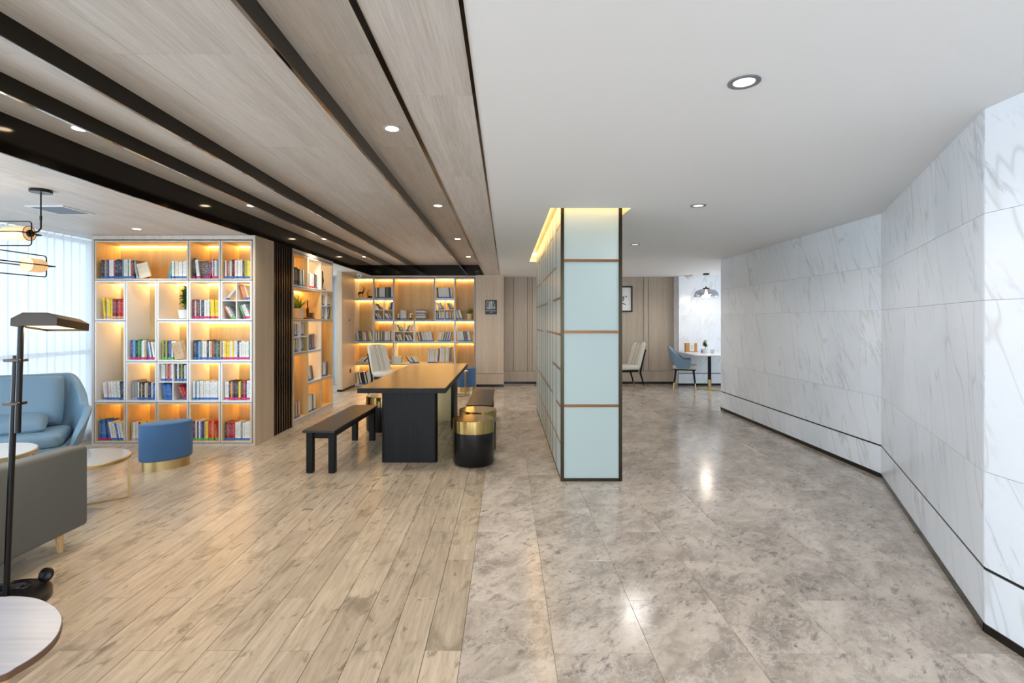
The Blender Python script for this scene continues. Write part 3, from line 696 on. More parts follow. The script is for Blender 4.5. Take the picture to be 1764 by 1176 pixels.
# --- middle bookcase on the side wall
LB = (-2.80, 6.70, 0)
cuB = [0.025, 0.525, 1.05, 1.555]; rwB = [2.300, 1.849, 1.40, 0.955, 0.51, 0.06]
cellsB = [(0,1,0,1,'wood',0),(1,2,0,1,'white',0),(2,3,0,1,'white',0),(0,2,1,2,'wood',0),(2,3,1,2,'wood',1),(0,1,2,3,'wood',1),(1,2,2,3,'white',0),(2,3,2,4,'wood',0),(0,1,3,5,'wood',0),(1,2,3,4,'white',0),(1,2,4,5,'wood',0),(2,3,4,5,'wood',0)]
bcB, FB = bookcase('bookcase', 'middle bookcase of warm oak compartments set in the side wall past dark slats', LB, PI/2, cuB, rwB, cellsB, 0.34, 0, (0.0, 1.58))
gB = 'books in the middle bookcase'
def B(c0, c1, r1, runs, nm, q=None): fill(FB, inner(cuB, rwB, c0, c1, r1, q), runs, nm+' of middle bookcase', gB)
B(0,1,1,[(.1,.6,.235,'kkkkd','B',0),(.62,.9,.225,'wGnw','B',-4)],'first top cubby')
B(1,2,1,[(.08,.9,.215,'rkwwwwkdYk','r',0)],'second top cubby')
B(2,3,2,[(.15,.75,.16,'gggw','B',0)],'upper near quarter, second-row cross cubby','ul')
B(2,3,2,[(.2,.9,.16,'kkkk','B',0)],'upper far quarter, second-row cross cubby','ur')
B(2,3,2,[(.3,.8,.155,'wrg','B',-10)],'lower near quarter, second-row cross cubby','ll')
B(2,3,2,[(.2,.8,.155,'Trok','B',12)],'lower far quarter, second-row cross cubby','lr')
B(0,1,3,[(.15,.8,.17,'gggwg','G',-6)],'upper near quarter, middle-row cross cubby','ul')
B(0,1,3,[(.15,.7,.17,'kkGG','B',12)],'upper far quarter, middle-row cross cubby','ur')
B(0,1,3,[(.1,.8,.165,'wgggg','B',-4)],'lower near quarter, middle-row cross cubby','ll')
B(0,1,3,[(.15,.7,.155,'wYY','G',14)],'lower far quarter, middle-row cross cubby','lr')
B(1,2,3,[(.08,.72,.22,'twggkn','G',-3)],'second cubby, middle row')
B(2,3,4,[(.08,.78,.21,'dgtggw','t',0)],'tall last cubby')
B(1,2,4,[(.1,.62,.21,'TGnkn','B',-18)],'second cubby, fourth row')
B(0,1,5,[(.1,.6,.215,'dwtwGwk','k',-4)],'tall first cubby')
B(1,2,5,[(.08,.8,.235,'kwkwwkww','r',-2)],'second bottom cubby')
B(2,3,5,[(.03,.2,.2,'kg','k',-8)],'last bottom cubby')
# --- far bookcase
YCf = YC; kC = YCf/F
LC = (px(606, YCf), YCf, 0); ux = lambda p: (p-606)*kC
cuC = [ux(p) for p in (609.2, 643.6, 678.2, 713.6, 748.7, 783.7, 818)]
rwC = [H-(y-CY)*kC for y in (477.8, 514.8, 552, 589.8, 627.1, 664.0)]
cellsC = [(0,1,0,1,'white',0),(1,2,0,1,'wood',0),(2,4,0,2,'wood',0),(4,5,0,1,'white',0),(5,6,0,2,'wood',0),(0,1,1,3,'white',0),(1,2,1,2,'white',1),(4,5,1,2,'white',1),(1,2,2,3,'wood',0),
          (2,3,2,3,'white',1),(3,5,2,3,'white',0),(5,6,2,3,'white',0),(0,2,3,4,'wood',0),(2,5,3,4,'white',0),(5,6,3,5,'wood',0),(0,3,4,5,'white',0),(3,5,4,5,'white',0)]
bcC, FC = bookcase('bookcase', 'wide far bookcase with glowing compartments behind the long table', LC, 0, cuC, rwC, cellsC, 0.36, 0, (0.0, ux(820.5)))
gC = 'books in the far bookcase'
def Cc(c0, c1, r1, runs, nm, q=None): fill(FC, inner(cuC, rwC, c0, c1, r1, q), runs, nm+' of far bookcase', gC)
Cc(0,2,4,[(.04,.34,.15,'kwtwkT','t',42),(.84,.97,.16,'wkgwd','t',-40)],'first fourth-row cubby')
Cc(2,5,4,[(.12,.14,.2,'T','',0)][:0],'x')
Cc(2,5,4,[(.25,.42,.16,'twgkwgYyt','t',-34),(.55,.73,.30,'mmbwwYgTkyTp','t',4),(.75,.955,.34,'dgkkmpwkGw','t',2)],'wide fourth-row cubby')
Cc(0,3,5,[(.06,.36,.27,'mktwkwdtnwkgwo','t',-12)],'long bottom cubby')
Cc(0,1,3,[(.14,.97,.215,'Pwwwwkpwnk','G',-7)],'tall first cubby')
Cc(1,2,3,[(.03,.98,.22,'WwgkwpwkYwkww','p',0)],'second middle cubby')
Cc(5,6,3,[(.1,.9,.215,'kkwkkkdgkbb','G',-9)],'last middle cubby')
Cc(3,5,3,[(.08,.46,.21,'wwwwkkkkwwYTb','B',-12),(.56,.9,.2,'wwgwwwkwwtkw','B',12)],'wide middle cubby')
Cc(1,2,1,[(.04,.98,.225,'kkkkwwwwYww','B',0)],'second top cubby')
Cc(4,5,1,[(.1,.9,.22,'tkwwwgwtwwk','k',-6)],'fifth top cubby')
Cc(5,6,2,[(.06,.38,.2,'mwwkp','p',-16)],'tall last cubby')
Cc(1,2,2,[(.5,.9,.15,'owk','B',-38)],'cross cubby left','ul'); Cc(1,2,2,[(.5,.85,.16,'prw','B',15)],'cross cubby left','ur')
Cc(1,2,2,[(.4,.95,.15,'wkwk','B',-30)],'cross cubby left','ll'); Cc(1,2,2,[(.4,.95,.15,'wkwkg','B',-30)],'cross cubby left','lr')
Cc(4,5,2,[(.4,.9,.15,'kwwk','B',-24)],'cross cubby','ul'); Cc(4,5,2,[(.5,.95,.15,'gtww','B',-26)],'cross cubby','ur')
Cc(4,5,2,[(.06,.95,.17,'kwGkrd','B',0)],'cross cubby','ll'); Cc(4,5,2,[(.06,.95,.17,'kwkrwg','B',0)],'cross cubby','lr')
Cc(2,3,3,[(.5,.9,.15,'dgmr','p',-28)],'cross cubby','ul'); Cc(2,3,3,[(.1,.5,.15,'rmdg','p',28)],'cross cubby','ur')
Cc(2,3,3,[(.45,.95,.155,'wowkk','B',-24)],'cross cubby','ll'); Cc(2,3,3,[(.4,.95,.155,'gwwww','B',-26)],'cross cubby','lr')
Cc(2,4,2,[(.14,.29,.2,'kdkd','B',0)],'big cubby')
# lying stacks
zz = rwC[2]+TH+0.002; xx = cuC[3]+0.14
for i, ch in enumerate('cwwkmwbkrw'):
    t_ = 0.018 if i % 3 else 0.024
    put_book(FC, xx+0.02*math.sin(i*2.1), 0.03, zz, t_, 0.16, 0.21, ch, '', 0, 'x', gC, lying=1); zz += t_+0.001
zz = rwC[4]+TH+0.002
for i, ch in enumerate('wrwTT'):
    put_book(FC, cuC[2]+0.05, 0.03, zz, 0.028, 0.16, 0.2, ch, '', 0, 'x', gC, lying=1); zz += 0.029
if far_books.v:
    o = far_books.build('book', [M['book_mixed'], M['pages'], M['stk_B']], smooth=False, recalc=False)
    o['kind'] = 'stuff'; tag(o, 'remaining rows of small mixed books standing in the far glowing bookcase', 'books', gC)
print('BOOKS', NB[0])
# wooden trays under the far books
def tray(x0, x1, z, label):
    root = MB(); root.box(x0, 0.012, z+0.0005, x1, 0.021, z+0.03); o = root.build('book_tray', M['tan_wood'], smooth=False)
    o.matrix_world = FC; tag(o, label, 'tray', 'wooden shelf rails in the far bookcase')
zt_ = rwC[4]+TH+0.001
tray(cuC[0]+0.04, cuC[0]+0.36, zt_, 'low wooden book rail at the near corner of far bookcase, fourth row')
tray(cuC[2]+0.92, cuC[2]+1.24, zt_, 'low wooden book rail holding tall magazines above the table end')

# ------------------------------------------------------------------ dark slatted panel between the bookcases
root = thing('slatted_panel', 'dark bronze vertical slat panel between window bookcase and middle bookcase', 'wall panel', (-2.80, 6.17, 0))
mb = MB(); mb.box(-0.05, 0, 0, -0.03, 0.5, ZL-0.004); mb.build('backing', M['black_gap'], root, smooth=False)
for i in range(7):
    mb = MB(); y = 0.012+i*0.068; mb.box(-0.03, y, 0, 0.0, y+0.034, ZL-0.004); mb.build('slat', M['slat'], root, smooth=False, bevel=0.002, seg=1)
mb = MB(); mb.box(-0.03, 0.488, 0, 0.004, 0.526, ZL-0.004); mb.build('end_reveal', M['slat'], root, smooth=False)

# ------------------------------------------------------------------ glass partition
PX0, PX1, PY0, PY1 = 0.474, 1.009, 4.45, 8.044; PT = ZL+0.1
part = thing('glass_partition', 'freestanding frosted green glass partition block with dark bronze frame', 'partition', (0, 0, 0))
mb = MB(); mb.box(PX0+0.02, PY0+0.02, 0, PX1-0.02, PY1-0.02, PT); mb.build('core', M['lacquer'], part, smooth=False)
fw = 0.028
for x0, x1, y0, y1 in ((PX0, PX0+fw, PY0, PY0+fw), (PX1-fw, PX1, PY0, PY0+fw), (PX0, PX0+fw, PY1-fw, PY1), (PX1-fw, PX1, PY1-fw, PY1)):
    mb = MB(); mb.box(x0, y0, 0, x1, y1, PT); mb.build('corner_post', M['frame_bronze'], part, smooth=False, bevel=0.001, seg=1)
mb = MB(); mb.box(PX0+fw, PY0, 0, PX1-fw, PY0+fw, 0.026); mb.box(PX0+fw, PY1-fw, 0, PX1-fw, PY1, 0.026); mb.box(PX0, PY0+fw, 0, PX0+fw, PY1-fw, 0.02); mb.box(PX1-fw, PY0+fw, 0, PX1, PY1-fw, 0.02)
mb.build('bottom_rail', M['frame_bronze'], part, smooth=False)
def pane_end(y, sgn):
    zs = [0.026, 0.656, 1.299, 1.92, PT]
    for i, (a, b_) in enumerate(zip(zs[:-1], zs[1:])):
        lo = a+(0.0 if i == 0 else 0.011); hi = b_-0.011
        mb = MB(); yy = y+sgn*0.008; mb.box(PX0+fw+0.001, yy, lo, PX1-fw-0.001, yy+sgn*0.01, hi); mb.build('glass_pane', M['frost'], part, smooth=False, bevel=0.0015, seg=1)
        if i:
            mb = MB(); mb.box(PX0+fw, y, a-0.011, PX1-fw, y+sgn*0.02, a+0.011); mb.build('mullion', M['mullion'], part, smooth=False)
pane_end(PY0, 1); pane_end(PY1, -1)
vl = [PY0+fw, 4.87, 5.21, 5.54, 5.91, 6.21, 6.59, 6.93, 7.28, 7.67, PY1-fw]
hb = {0: [0.327,0.645,0.97,1.274,1.596,2.24], 1: [0.327,0.97,1.274,1.596,1.9], 2: [0.327,0.664,1.274,1.9,2.24], 3: [0.327,0.664,1.274,1.9,2.24], 4: [0.327,0.664,1.593,1.9],
      5: [0.327,0.664,1.593,1.9,2.237], 6: [0.327,0.664,1.26,1.593,2.237], 7: [0.327,0.664,1.26,1.593,1.9], 8: [0.327,0.664,1.26,1.593,1.9,2.237], 9: [0.664,0.97,1.26,1.593,1.9]}
for xs_, sg in ((PX0, 1), (PX1, -1)):
    for i in range(10):
        ya, yb = vl[i], vl[i+1]; zs = [0.02]+hb[i]+[PT]
        for a, b_ in zip(zs[:-1], zs[1:]):
            mb = MB(); mb.box(xs_+sg*0.0012, ya+0.004, a+0.006, xs_+sg*0.014, yb-0.004, b_-0.006); mb.build('glass_pane', M['frost'], part, smooth=False)
        for z in hb[i]:
            mb = MB(); mb.box(xs_-sg*0.0005, ya+0.004, z-0.010, xs_+sg*0.018, yb-0.004, z+0.010); mb.build('glazing_bar', M['mullion'], part, smooth=False)
        if i:
            mb = MB(); mb.box(xs_-sg*0.001, ya-0.008, 0.02, xs_+sg*0.018, ya+0.008, PT); mb.build('upright_bar', M['frame_bronze'], part, smooth=False)

# ------------------------------------------------------------------ downlights, vent, cameras
def downlight(x, y, z, r, lens, label, watts, warm, grp, ang=2.2):
    t = thing('downlight', label, 'downlight', (x, y, z), 0, grp)
    mb = MB(); mb.lathe([(r, -0.001), (r, -0.004), (r*0.93, -0.006), (r*0.70, -0.004), (r*0.66, -0.0005)], 28, cap=False); mb.build('trim_ring', M['plastic_white'] if warm else M['grille'], t)
    mb = MB(); mb.lathe([(r*0.66, -0.0008), (r*0.66, -0.003)], 28); mb.build('lens', M[lens], t)
    l = lamp('bulb', 'SPOT', (0, 0, -0.02), watts, (1.0, 0.9, 0.76) if warm else (1.0, 0.97, 0.93), t, spot_size=ang, spot_blend=1.0 if warm else 0.4, shadow_soft_size=0.1 if warm else 0.16)
ordn = ['nearest', 'second nearest', 'third nearest', 'furthest']
for i, y in enumerate((3.14, 5.25, 7.38, 9.47)):
    downlight(-0.70, y, ZH, 0.058, 'lens_warm', '%s bright downlight in the timber strip nearest the white ceiling' % ordn[i], SPOT_WARM, True, 'timber ceiling downlights')
    downlight(-2.615, y, ZH, 0.058, 'lens_warm', '%s bright downlight in the narrow timber strip on the bookcase side' % ordn[i], SPOT_WARM, True, 'timber ceiling downlights')
for y in (1.03, -1.08):
    downlight(-0.70, y, ZH, 0.058, 'lens_warm', 'downlight overhead behind the viewpoint, over the planks at %s' % ('the near end' if y > 0 else 'the far back'), SPOT_WARM, True, 'timber ceiling downlights')
for (x, y, nm) in ((0.948, 2.04, 'large near'), (1.59, 4.24, 'middle'), (1.616, 6.42, 'small far')):
    downlight(x, y, ZL, 0.062, 'lens_dim', nm+' round recessed downlight with grey rim in the white ceiling', SPOT_WHITE*(0.7 if y < 3 else (0.45 if y > 6 else 1)), False, 'white ceiling downlights', 2.95)
for (x, y, nm) in ((0.95, -0.1, 'over the viewpoint'), (0.95, -2.2, 'behind the viewpoint'), (1.6, 8.6, 'beyond the partition'), (1.6, 10.4, 'by the timber back wall'), (4.4, 9.2, 'in the dining nook')):  # extra out-of-sight downlights, added to brighten the walls
    downlight(x, y, ZL, 0.062, 'lens_dim', 'extra unseen downlight added to the white ceiling for brightness '+nm, SPOT_WHITE, False, 'white ceiling downlights', 2.95)
downlight(-3.836, 5.32, ZL, 0.055, 'lens_warm', 'single bright downlight in the lower ceiling before the window bookcase', SPOT_WARM*0.6, True, 'low ceiling downlights')
vent = thing('air_vent', 'square white air vent with grey slats in the lower ceiling', 'vent', (-3.83, 4.405, ZL))
mb = MB()
for a in ((-.16,-.165,.16,-.145), (-.16,.145,.16,.165), (-.16,-.145,-.14,.145), (.14,-.145,.16,.145)): mb.box(a[0], a[1], -0.008, a[2], a[3], 0)
mb.build('frame', M['plastic_white'], vent, smooth=False)
for i in range(11):
    mb = MB(); y = -0.132+i*0.0264; mb.add([(-.14,y-.008,-.001),(.14,y-.008,-.001),(.14,y+.008,-.008),(-.14,y+.008,-.008),(-.14,y-.008,.0),(.14,y-.008,.0),(.14,y+.008,-.007),(-.14,y+.008,-.007)],[(0,1,2,3),(7,6,5,4),(0,4,5,1),(2,6,7,3)])
    mb.build('slat', M['grille'], vent, smooth=False)
dc = thing('dome_camera', 'white dome security camera hanging over the left corner of far bookcase', 'security camera', (px(618.5, 10.4), 10.4, ZL))
mb = MB(); mb.lathe([(0.06, 0), (0.062, -0.012), (0.055, -0.035), (0.05, -0.05)], 24); mb.build('housing', M['plastic_white'], dc)
mb = MB(); mb.lathe([(0.05, -0.05)]+[(0.05*math.cos(a), -0.05-0.05*math.sin(a)) for a in (0.3, 0.6, 0.9, 1.2, 1.45)], 24); mb.build('dome', M['plastic_white'], dc)
mb = MB(); mb.M = Matrix.Translation((0.02, -0.045, -0.06)) @ Matrix.Rotation(PI/2, 4, 'X'); mb.lathe([(0.012, 0), (0.012, 0.012)], 16); mb.build('lens', M['plastic_black'], dc)
wc = thing('wall_camera', 'small white bullet camera at the ceiling above the marble nook wall', 'security camera', (px(1183, 10.8), 10.8, ZL))
mb = MB(); mb.lathe([(0.045, 0), (0.045, -0.02), (0.02, -0.03)], 20); mb.build('mount', M['plastic_white'], wc)
mb = MB(); mb.tube([(0.02, 0, -0.05), (0.13, -0.03, -0.02)], [0.04, 0.045], 16); mb.box(-0.01, -0.01, -0.06, 0.03, 0.01, -0.02); mb.build('body', M['plastic_white'], wc)

# ------------------------------------------------------------------ sign, picture, switches
sg = thing('wall_sign', 'small black square sign with white books icon on timber pier', 'sign', (px(846, 10.78), 10.78, H-(529-CY)*10.78/F))
k = 10.78/F
mb = MB(); mb.box(-10*k, -0.012, -12.3*k, 10*k, 0, 12.3*k); mb.build('plate', M['plastic_black'], sg, bevel=0.002, seg=1)
def strokes(mb, lines, w, y0, y1):
    for (x0, z0, x1, z1) in lines:
        d = Vector((x1-x0, z1-z0)); L = d.length; d /= L; n = Vector((-d.y, d.x))*w/2; e = d*w/2
        p = [(x0-e.x+n.x, z0-e.y+n.y), (x0-e.x-n.x, z0-e.y-n.y), (x1+e.x-n.x, z1+e.y-n.y), (x1+e.x+n.x, z1+e.y+n.y)]
        mb.prism(p, y0, y1, axis='y')
mb = MB(); S = k/26.1
def q(a): return [((x0-530)*S, (640-z0)*S, (x1-530)*S, (640-z1)*S) for x0, z0, x1, z1 in a]
strokes(mb, q([(345,390,345,715),(345,390,435,390),(435,390,435,715),(345,715,435,715),(345,655,435,655),(460,430,500,400),(455,480,500,480),(455,500,455,700),(500,380,550,380),(500,375,500,700),(545,375,545,715),(455,700,545,715),
               (565,420,640,395),(565,420,610,715),(640,395,655,470),(670,500,705,690),(610,715,705,690),(600,650,690,640)]), 0.011, -0.0145, -0.012)
mb.build('books_icon', M['paper'], sg, smooth=False)
def text(body, size, loc, parent, mat, rot=(PI/2, 0, 0)):
    cu = bpy.data.curves.new('lettering', 'FONT'); cu.body = body; cu.size = size; cu.align_x = 'CENTER'; cu.align_y = 'CENTER'; cu.extrude = 0.001
    cu.materials.append(mat); tmp = bpy.data.objects.new('tmp', cu); COL.objects.link(tmp); bpy.context.view_layer.update()
    me = bpy.data.meshes.new_from_object(tmp.evaluated_get(bpy.context.evaluated_depsgraph_get())); bpy.data.objects.remove(tmp)
    o = bpy.data.objects.new('lettering', me); COL.objects.link(o); o.parent = parent; o.location = loc; o.rotation_euler = rot
    return o
text('BOOK ROOM', 0.036, (0, -0.013, -0.075), sg, M['paper']); text('\u4e66\u5427', 0.03, (0, -0.013, -0.108), sg, M['paper'])
pic = thing('framed_calligraphy', 'square black framed ink calligraphy hung on the timber back wall', 'picture', (2.49, YB, 1.866))
mb = MB(); mb.box(-.29, -.01, -.29, .29, -.001, .29); mb.build('mat_board', M['paper'], pic, smooth=False)
mb = MB()
for a in ((-.285,-.285,.285,-.255), (-.285,.255,.285,.285), (-.285,-.255,-.255,.255), (.255,-.255,.285,.255)): mb.box(a[0], -.03, a[1], a[2], -.008, a[3])
mb.build('frame', M['plastic_black'], pic, smooth=False)
mb = MB()
strokes(mb, [(-.10,.10,.02,.14),(-.03,.16,-.06,-.06),(.02,.12,.06,.02),(-.10,.02,.0,.05),(.02,.03,.10,.05),(.10,.05,.08,-.03),(.08,-.03,.02,-.02),(-.08,-.10,.06,-.09),(.06,-.09,.13,-.12),(-.12,.0,-.08,-.14)], 0.018, -.0125, -.01)
mb.build('ink_strokes', M['plastic_black'], pic, smooth=False)
mb = MB(); mb.box(.135, -.0125, .04, .165, -.01, .07); mb.build('red_seal', M['red'], pic, smooth=False)
sw = thing('wall_switch', 'small dark round button on the timber side wall', 'switch', (-3.204, px(0,1)*0+10.45, 1.4+0.0), PI/2)
mb = MB(); mb.M = Matrix.Rotation(PI/2, 4, 'X'); mb.lathe([(0.02, 0), (0.018, 0.008)], 18); mb.build('button', M['plastic_black'], sw)
sk = thing('wall_outlet', 'square bronze power outlet low on the timber side wall', 'outlet', (-3.21, 10.55, 0.36), PI/2)
mb = MB(); mb.box(-.043, -.008, -.043, .043, 0, .043); mb.build('plate', M['outlet'], sk, bevel=0.002, seg=1)
mb = MB(); mb.box(-.012, -.009, -.02, -.006, -.007, .0); mb.box(.006, -.009, -.02, .012, -.007, .0); mb.build('slot', M['plastic_black'], sk, smooth=False)

# ------------------------------------------------------------------ long table
tb = thing('long_table', 'long dark ash reading table with thick top and black panel legs', 'table', (-1.0, 6.325, 0))
mb = MB(); mb.box(-.425, -1.425, .702, .42, 1.425, .75); mb.build('table_top', M['table_wood'], tb, bevel=0.003, seg=1)
mb = MB(); mb.box(-.426, -1.4265, .703, .421, -1.4245, .7485); mb.box(.4195, -1.425, .703, .4215, 1.425, .7485); mb.box(-.4265, -1.425, .703, -.4245, 1.425, .7485); mb.build('top_edging', M['black_wood'], tb, smooth=False)
def rpoly(x0, y0, x1, y1, r, n=6):
    p = []
    for cx, cy, a0 in ((x1-r, y0+r, -PI/2), (x1-r, y1-r, 0), (x0+r, y1-r, PI/2), (x0+r, y0+r, PI)):
        for i in range(n+1): a = a0+PI/2*i/n; p.append((cx+r*math.cos(a), cy+r*math.sin(a)))
    return p
mb = MB(); mb.prism(rpoly(-.23, -1.285, .32, -1.205, .035), 0, .702); mb.build('leg_panel', M['black_wood'], tb)
mb = MB(); mb.prism(rpoly(-.23, .80, .32, .85, .01), 0, .702); mb.build('leg_panel', M['brass_satin'], tb)
mb = MB(); mb.box(.285, .30, 0, .32, .80, .702); mb.build('leg_panel', M['black_wood'], tb, bevel=0.003)
mb = MB(); mb.box(-.23, .30, 0, -.195, .80, .702); mb.build('leg_panel', M['black_wood'], tb, bevel=0.003)
# ------------------------------------------------------------------ benches
def bench(label, loc, w, l, rz):
    t = thing('bench', label, 'bench', loc, rz, 'dark benches beside the long table')
    mb = MB(); mb.box(-w/2, -l/2, .378, w/2, l/2, .40); mb.build('seat', M['bench_wood'], t, bevel=0.003, seg=1)
    mb = MB(); mb.box(-w/2+.05, -l/2+.07, .315, w/2-.05, -l/2+.09, .378); mb.box(-w/2+.05, l/2-.09, .315, w/2-.05, l/2-.07, .378)
    mb.box(-w/2+.03, -l/2+.09, .325, -w/2+.05, l/2-.09, .378); mb.box(w/2-.05, -l/2+.09, .325, w/2-.03, l/2-.09, .378); mb.build('apron', M['black_wood'], t, smooth=False)
    for sx in (-1, 1):
        for sy in (-1, 1):
            mb = MB(); mb.box(-.03, -.03, 0, .03, .03, .378); mb.build('leg', M['black_wood'], t, bevel=0.004, seg=1, loc=(sx*(w/2-.045), sy*(l/2-.075), 0))
bench('near dark wooden bench in front of the middle bookcase', (-1.683, 5.35, 0), .295, 1.42, math.radians(-1.6))
bench('dark wooden bench behind the brass topped stools', (-.318, 6.73, 0), .305, 1.40, 0)
# ------------------------------------------------------------------ drum stools
def stool(label, loc):
    t = thing('drum_stool', label, 'stool', loc, 0, 'black drum stools with brass tops')
    mb = MB(); mb.lathe([(.175, 0), (.19, .006), (.2, .025), (.2, .318)], 56); mb.build('body', M['black_lacquer'], t)
    mb = MB(); mb.lathe([(.202, .318), (.2025, .322), (.2025, .437), (.199, .441)], 56); mb.build('brass_cap', M['brass'], t)
stool('nearest black drum stool with wide brass band and brass top', (-.32, 5.03, 0))
stool('black drum stool with brass top directly behind the nearest one', (-.307, 5.53, 0))
stool('black drum stool with brass top beyond the near bench, beside table leg', (-1.585, 6.55, 0))
# ------------------------------------------------------------------ ottomans
def ottoman(label, loc, a, b_, th, zb, zt):
    t = thing('ottoman', label, 'ottoman', loc)
    mb = MB(); mb.lathe([(.9, 0), (.9, zb)], 64, sx=a, sy=b_, rot=th); mb.build('brass_plinth', M['brass_satin'], t)
    r = 0.03
    prof = [(.93, zb), (1-.03, zb+.004), (.995, zb+.012), (1, zb+.03), (1, zt-.025), (.995, zt-.012), (.975, zt-.004)]
    mb = MB(); mb.lathe(prof, 64, sx=a, sy=b_, rot=th, cap=True); mb.build('upholstered_body', M['blue_wool'], t)
    mb = MB(); pts = [(a*.985*math.cos(x)*math.cos(th)-b_*.985*math.sin(x)*math.sin(th), a*.985*math.cos(x)*math.sin(th)+b_*.985*math.sin(x)*math.cos(th), zt-.006) for x in [2*PI*i/64 for i in range(64)]]
    mb.tube(pts, .0035, 6, closed=True); mb.build('piping', M['blue_wool'], t)
    mb = MB(); mb.lathe([(.975, zt-.004), (.9, zt), (.4, zt+.004), (.02, zt+.005)], 64, sx=a, sy=b_, rot=th); mb.build('seat_top', M['blue_wool'], t)
ottoman('oval blue wool ottoman with brass plinth in front of window bookcase', (-3.25, 4.895, 0), .22, .135, math.radians(46), .085, .43)
ottoman('blue wool ottoman on brass plinth standing against the far bookcase', (-.82, 10.2, 0), .21, .2, 0, .09, .455)
st = thing('wire_side_table', 'slim gold wire side table with round top before far blue ottoman', 'side table', (-.87, 9.52, 0))
mb = MB(); ring = [(.16*math.cos(2*PI*i/40), .16*math.sin(2*PI*i/40)) for i in range(40)]
mb.tube([(x, y, .006) for x, y in ring], .006, 6, closed=True); mb.build('base_ring', M['brass'], st)
for i in range(4):
    a = PI/4+i*PI/2; mb = MB(); mb.tube([(.16*math.cos(a), .16*math.sin(a), .006), (.16*math.cos(a), .16*math.sin(a), .44)], .006, 8); mb.build('leg', M['brass'], st)
mb = MB(); mb.lathe([(.166, .44), (.166, .462)], 40); mb.build('rim', M['brass'], st)
mb = MB(); mb.lathe([(.158, .4622), (.158, .466)], 40); mb.build('table_top', M['white_stone'], st)

# ------------------------------------------------------------------ cream high-back chairs
def high_chair(label, loc, rz):
    """faces local +x"""
    t = thing('high_back_chair', label, 'chair', loc, rz, 'cream high-back chairs')
    mb = MB()
    def shell(off):
        def f(u, v):
            y = (u*2-1); w = .235-.02*v
            wing = .05*abs(y)**2.2
            x = -.22-.17*v+off+wing*(.4+.6*v)
            z = .43+.53*v-(.03*abs(y)**4 if v > .9 else 0)
            if off > 0: x += .018*(1-min(1, abs(y)*1.0)**6)*min(1, v*6)*min(1, (1-v)*8)
            return (x, y*w, z)
        return f
    mb.grid(shell(.035), 16, 12); mb.grid(shell(-.035), 16, 12)
    # close the rim
    f1, f2 = shell(.035), shell(-.035)
    loop = [(i/16, 0) for i in range(17)]+[(1, j/12) for j in range(1, 13)]+[(i/16, 1) for i in range(15, -1, -1)]+[(0, j/12) for j in range(11, 0, -1)]
    vs = [f1(*p) for p in loop]+[f2(*p) for p in loop]; n = len(loop)
    mb.add(vs, [(i, (i+1) % n, n+(i+1) % n, n+i) for i in range(n)]); mb.build('backrest', M['cream_leather'], t, weld=0.0005, sub=1)
    for y in (-.075, -.04, .04, .075):
        mb = MB(); mb.tube([(-.22-.17*v+.035+.05*(abs(y)/.235)**2.2+.016*min(1, v*6)*min(1,(1-v)*8), y*(1-.06*v), .43+.53*v) for v in [i/10 for i in range(1, 11)]], .004, 6); mb.build('back_seam', M['grey_leather'], t)
    mb = MB(); mb.box(-.22, -.235, .39, .27, .235, .49); mb.build('seat', M['cream_leather'], t, bevel=.04, seg=4)
    mb = MB(); mb.box(-.2, -.22, .35, .25, .22, .388); mb.build('seat_rail', M['black_wood'], t, bevel=.004, seg=1)
    for sy in (-1, 1):
        mb = MB(); mb.tube([(-.385, sy*.17, .80), (-.265, sy*.2, .42), (-.24, sy*.215, .33), (-.315, sy*.22, .09)], [.014, .019, .02, .013], 10); lg = mb.build('rear_leg', M['black_wood'], t)
        mb = MB(); mb.tube([(-.315, sy*.22, .09), (-.345, sy*.222, 0)], [.0135, .010], 10); mb.build('brass_tip', M['brass'], lg)
        mb = MB(); mb.tube([(.22, sy*.2, .36), (.25, sy*.21, .09)], [.02, .013], 10); lg = mb.build('front_leg', M['black_wood'], t)
        mb = MB(); mb.tube([(.25, sy*.21, .09), (.26, sy*.213, 0)], [.0135, .010], 10); mb.build('brass_tip', M['brass'], lg)
high_chair('cream leather high-back chair at the far end of the long table', (-2.08, 9.2, 0), math.radians(-30))
high_chair('cream leather high-back chair half hidden behind the glass partition', (2.44, 10.55, 0), PI+math.radians(14))

# ------------------------------------------------------------------ blue tub chair, dining table and what stands on it
tc = thing('tub_chair', 'light blue tub dining chair with cream seat at the white table', 'chair', (3.66, 10.53, 0), math.radians(-20))
mb = MB()
def tub(off):
    def f(u, v):
        a = PI+(u*2-1)*2.05                         # open towards local +x
        au = abs(u*2-1)
        top = .86-.25*min(1, max(0, (au-.12)/.62))**1.2
        bot = .56 if au < .2 else (.56-.13*min(1, (au-.2)/.2))
        r = .235+off+.03*v
        x = r*math.cos(a)*1.0-.05*(top-.5)*(1-au)*v*2
        return (x*1.02, r*math.sin(a)*1.02, bot+(top-bot)*v)
    return f
mb.grid(tub(.02), 36, 8); mb.grid(tub(-.02), 36, 8)
f1, f2 = tub(.02), tub(-.02); loop = [(i/36, 0) for i in range(37)]+[(1, j/8) for j in range(1, 9)]+[(i/36, 1) for i in range(35, -1, -1)]+[(0, j/8) for j in range(7, 0, -1)]
vs = [f1(*p) for p in loop]+[f2(*p) for p in loop]; n = len(loop); mb.add(vs, [(i, (i+1) % n, n+(i+1) % n, n+i) for i in range(n)])
mb.build('backrest_shell', M['blue_leather'], tc, weld=0.0004)
mb = MB(); mb.prism(rpoly(-.22, -.22, .25, .22, .1), .41, .49); mb.build('seat', M['cream_leather'], tc, bevel=.015, seg=3)
mb = MB(); mb.prism(rpoly(-.2, -.2, .23, .2, .08), .385, .408); mb.build('seat_rail', M['black_wood'], tc)
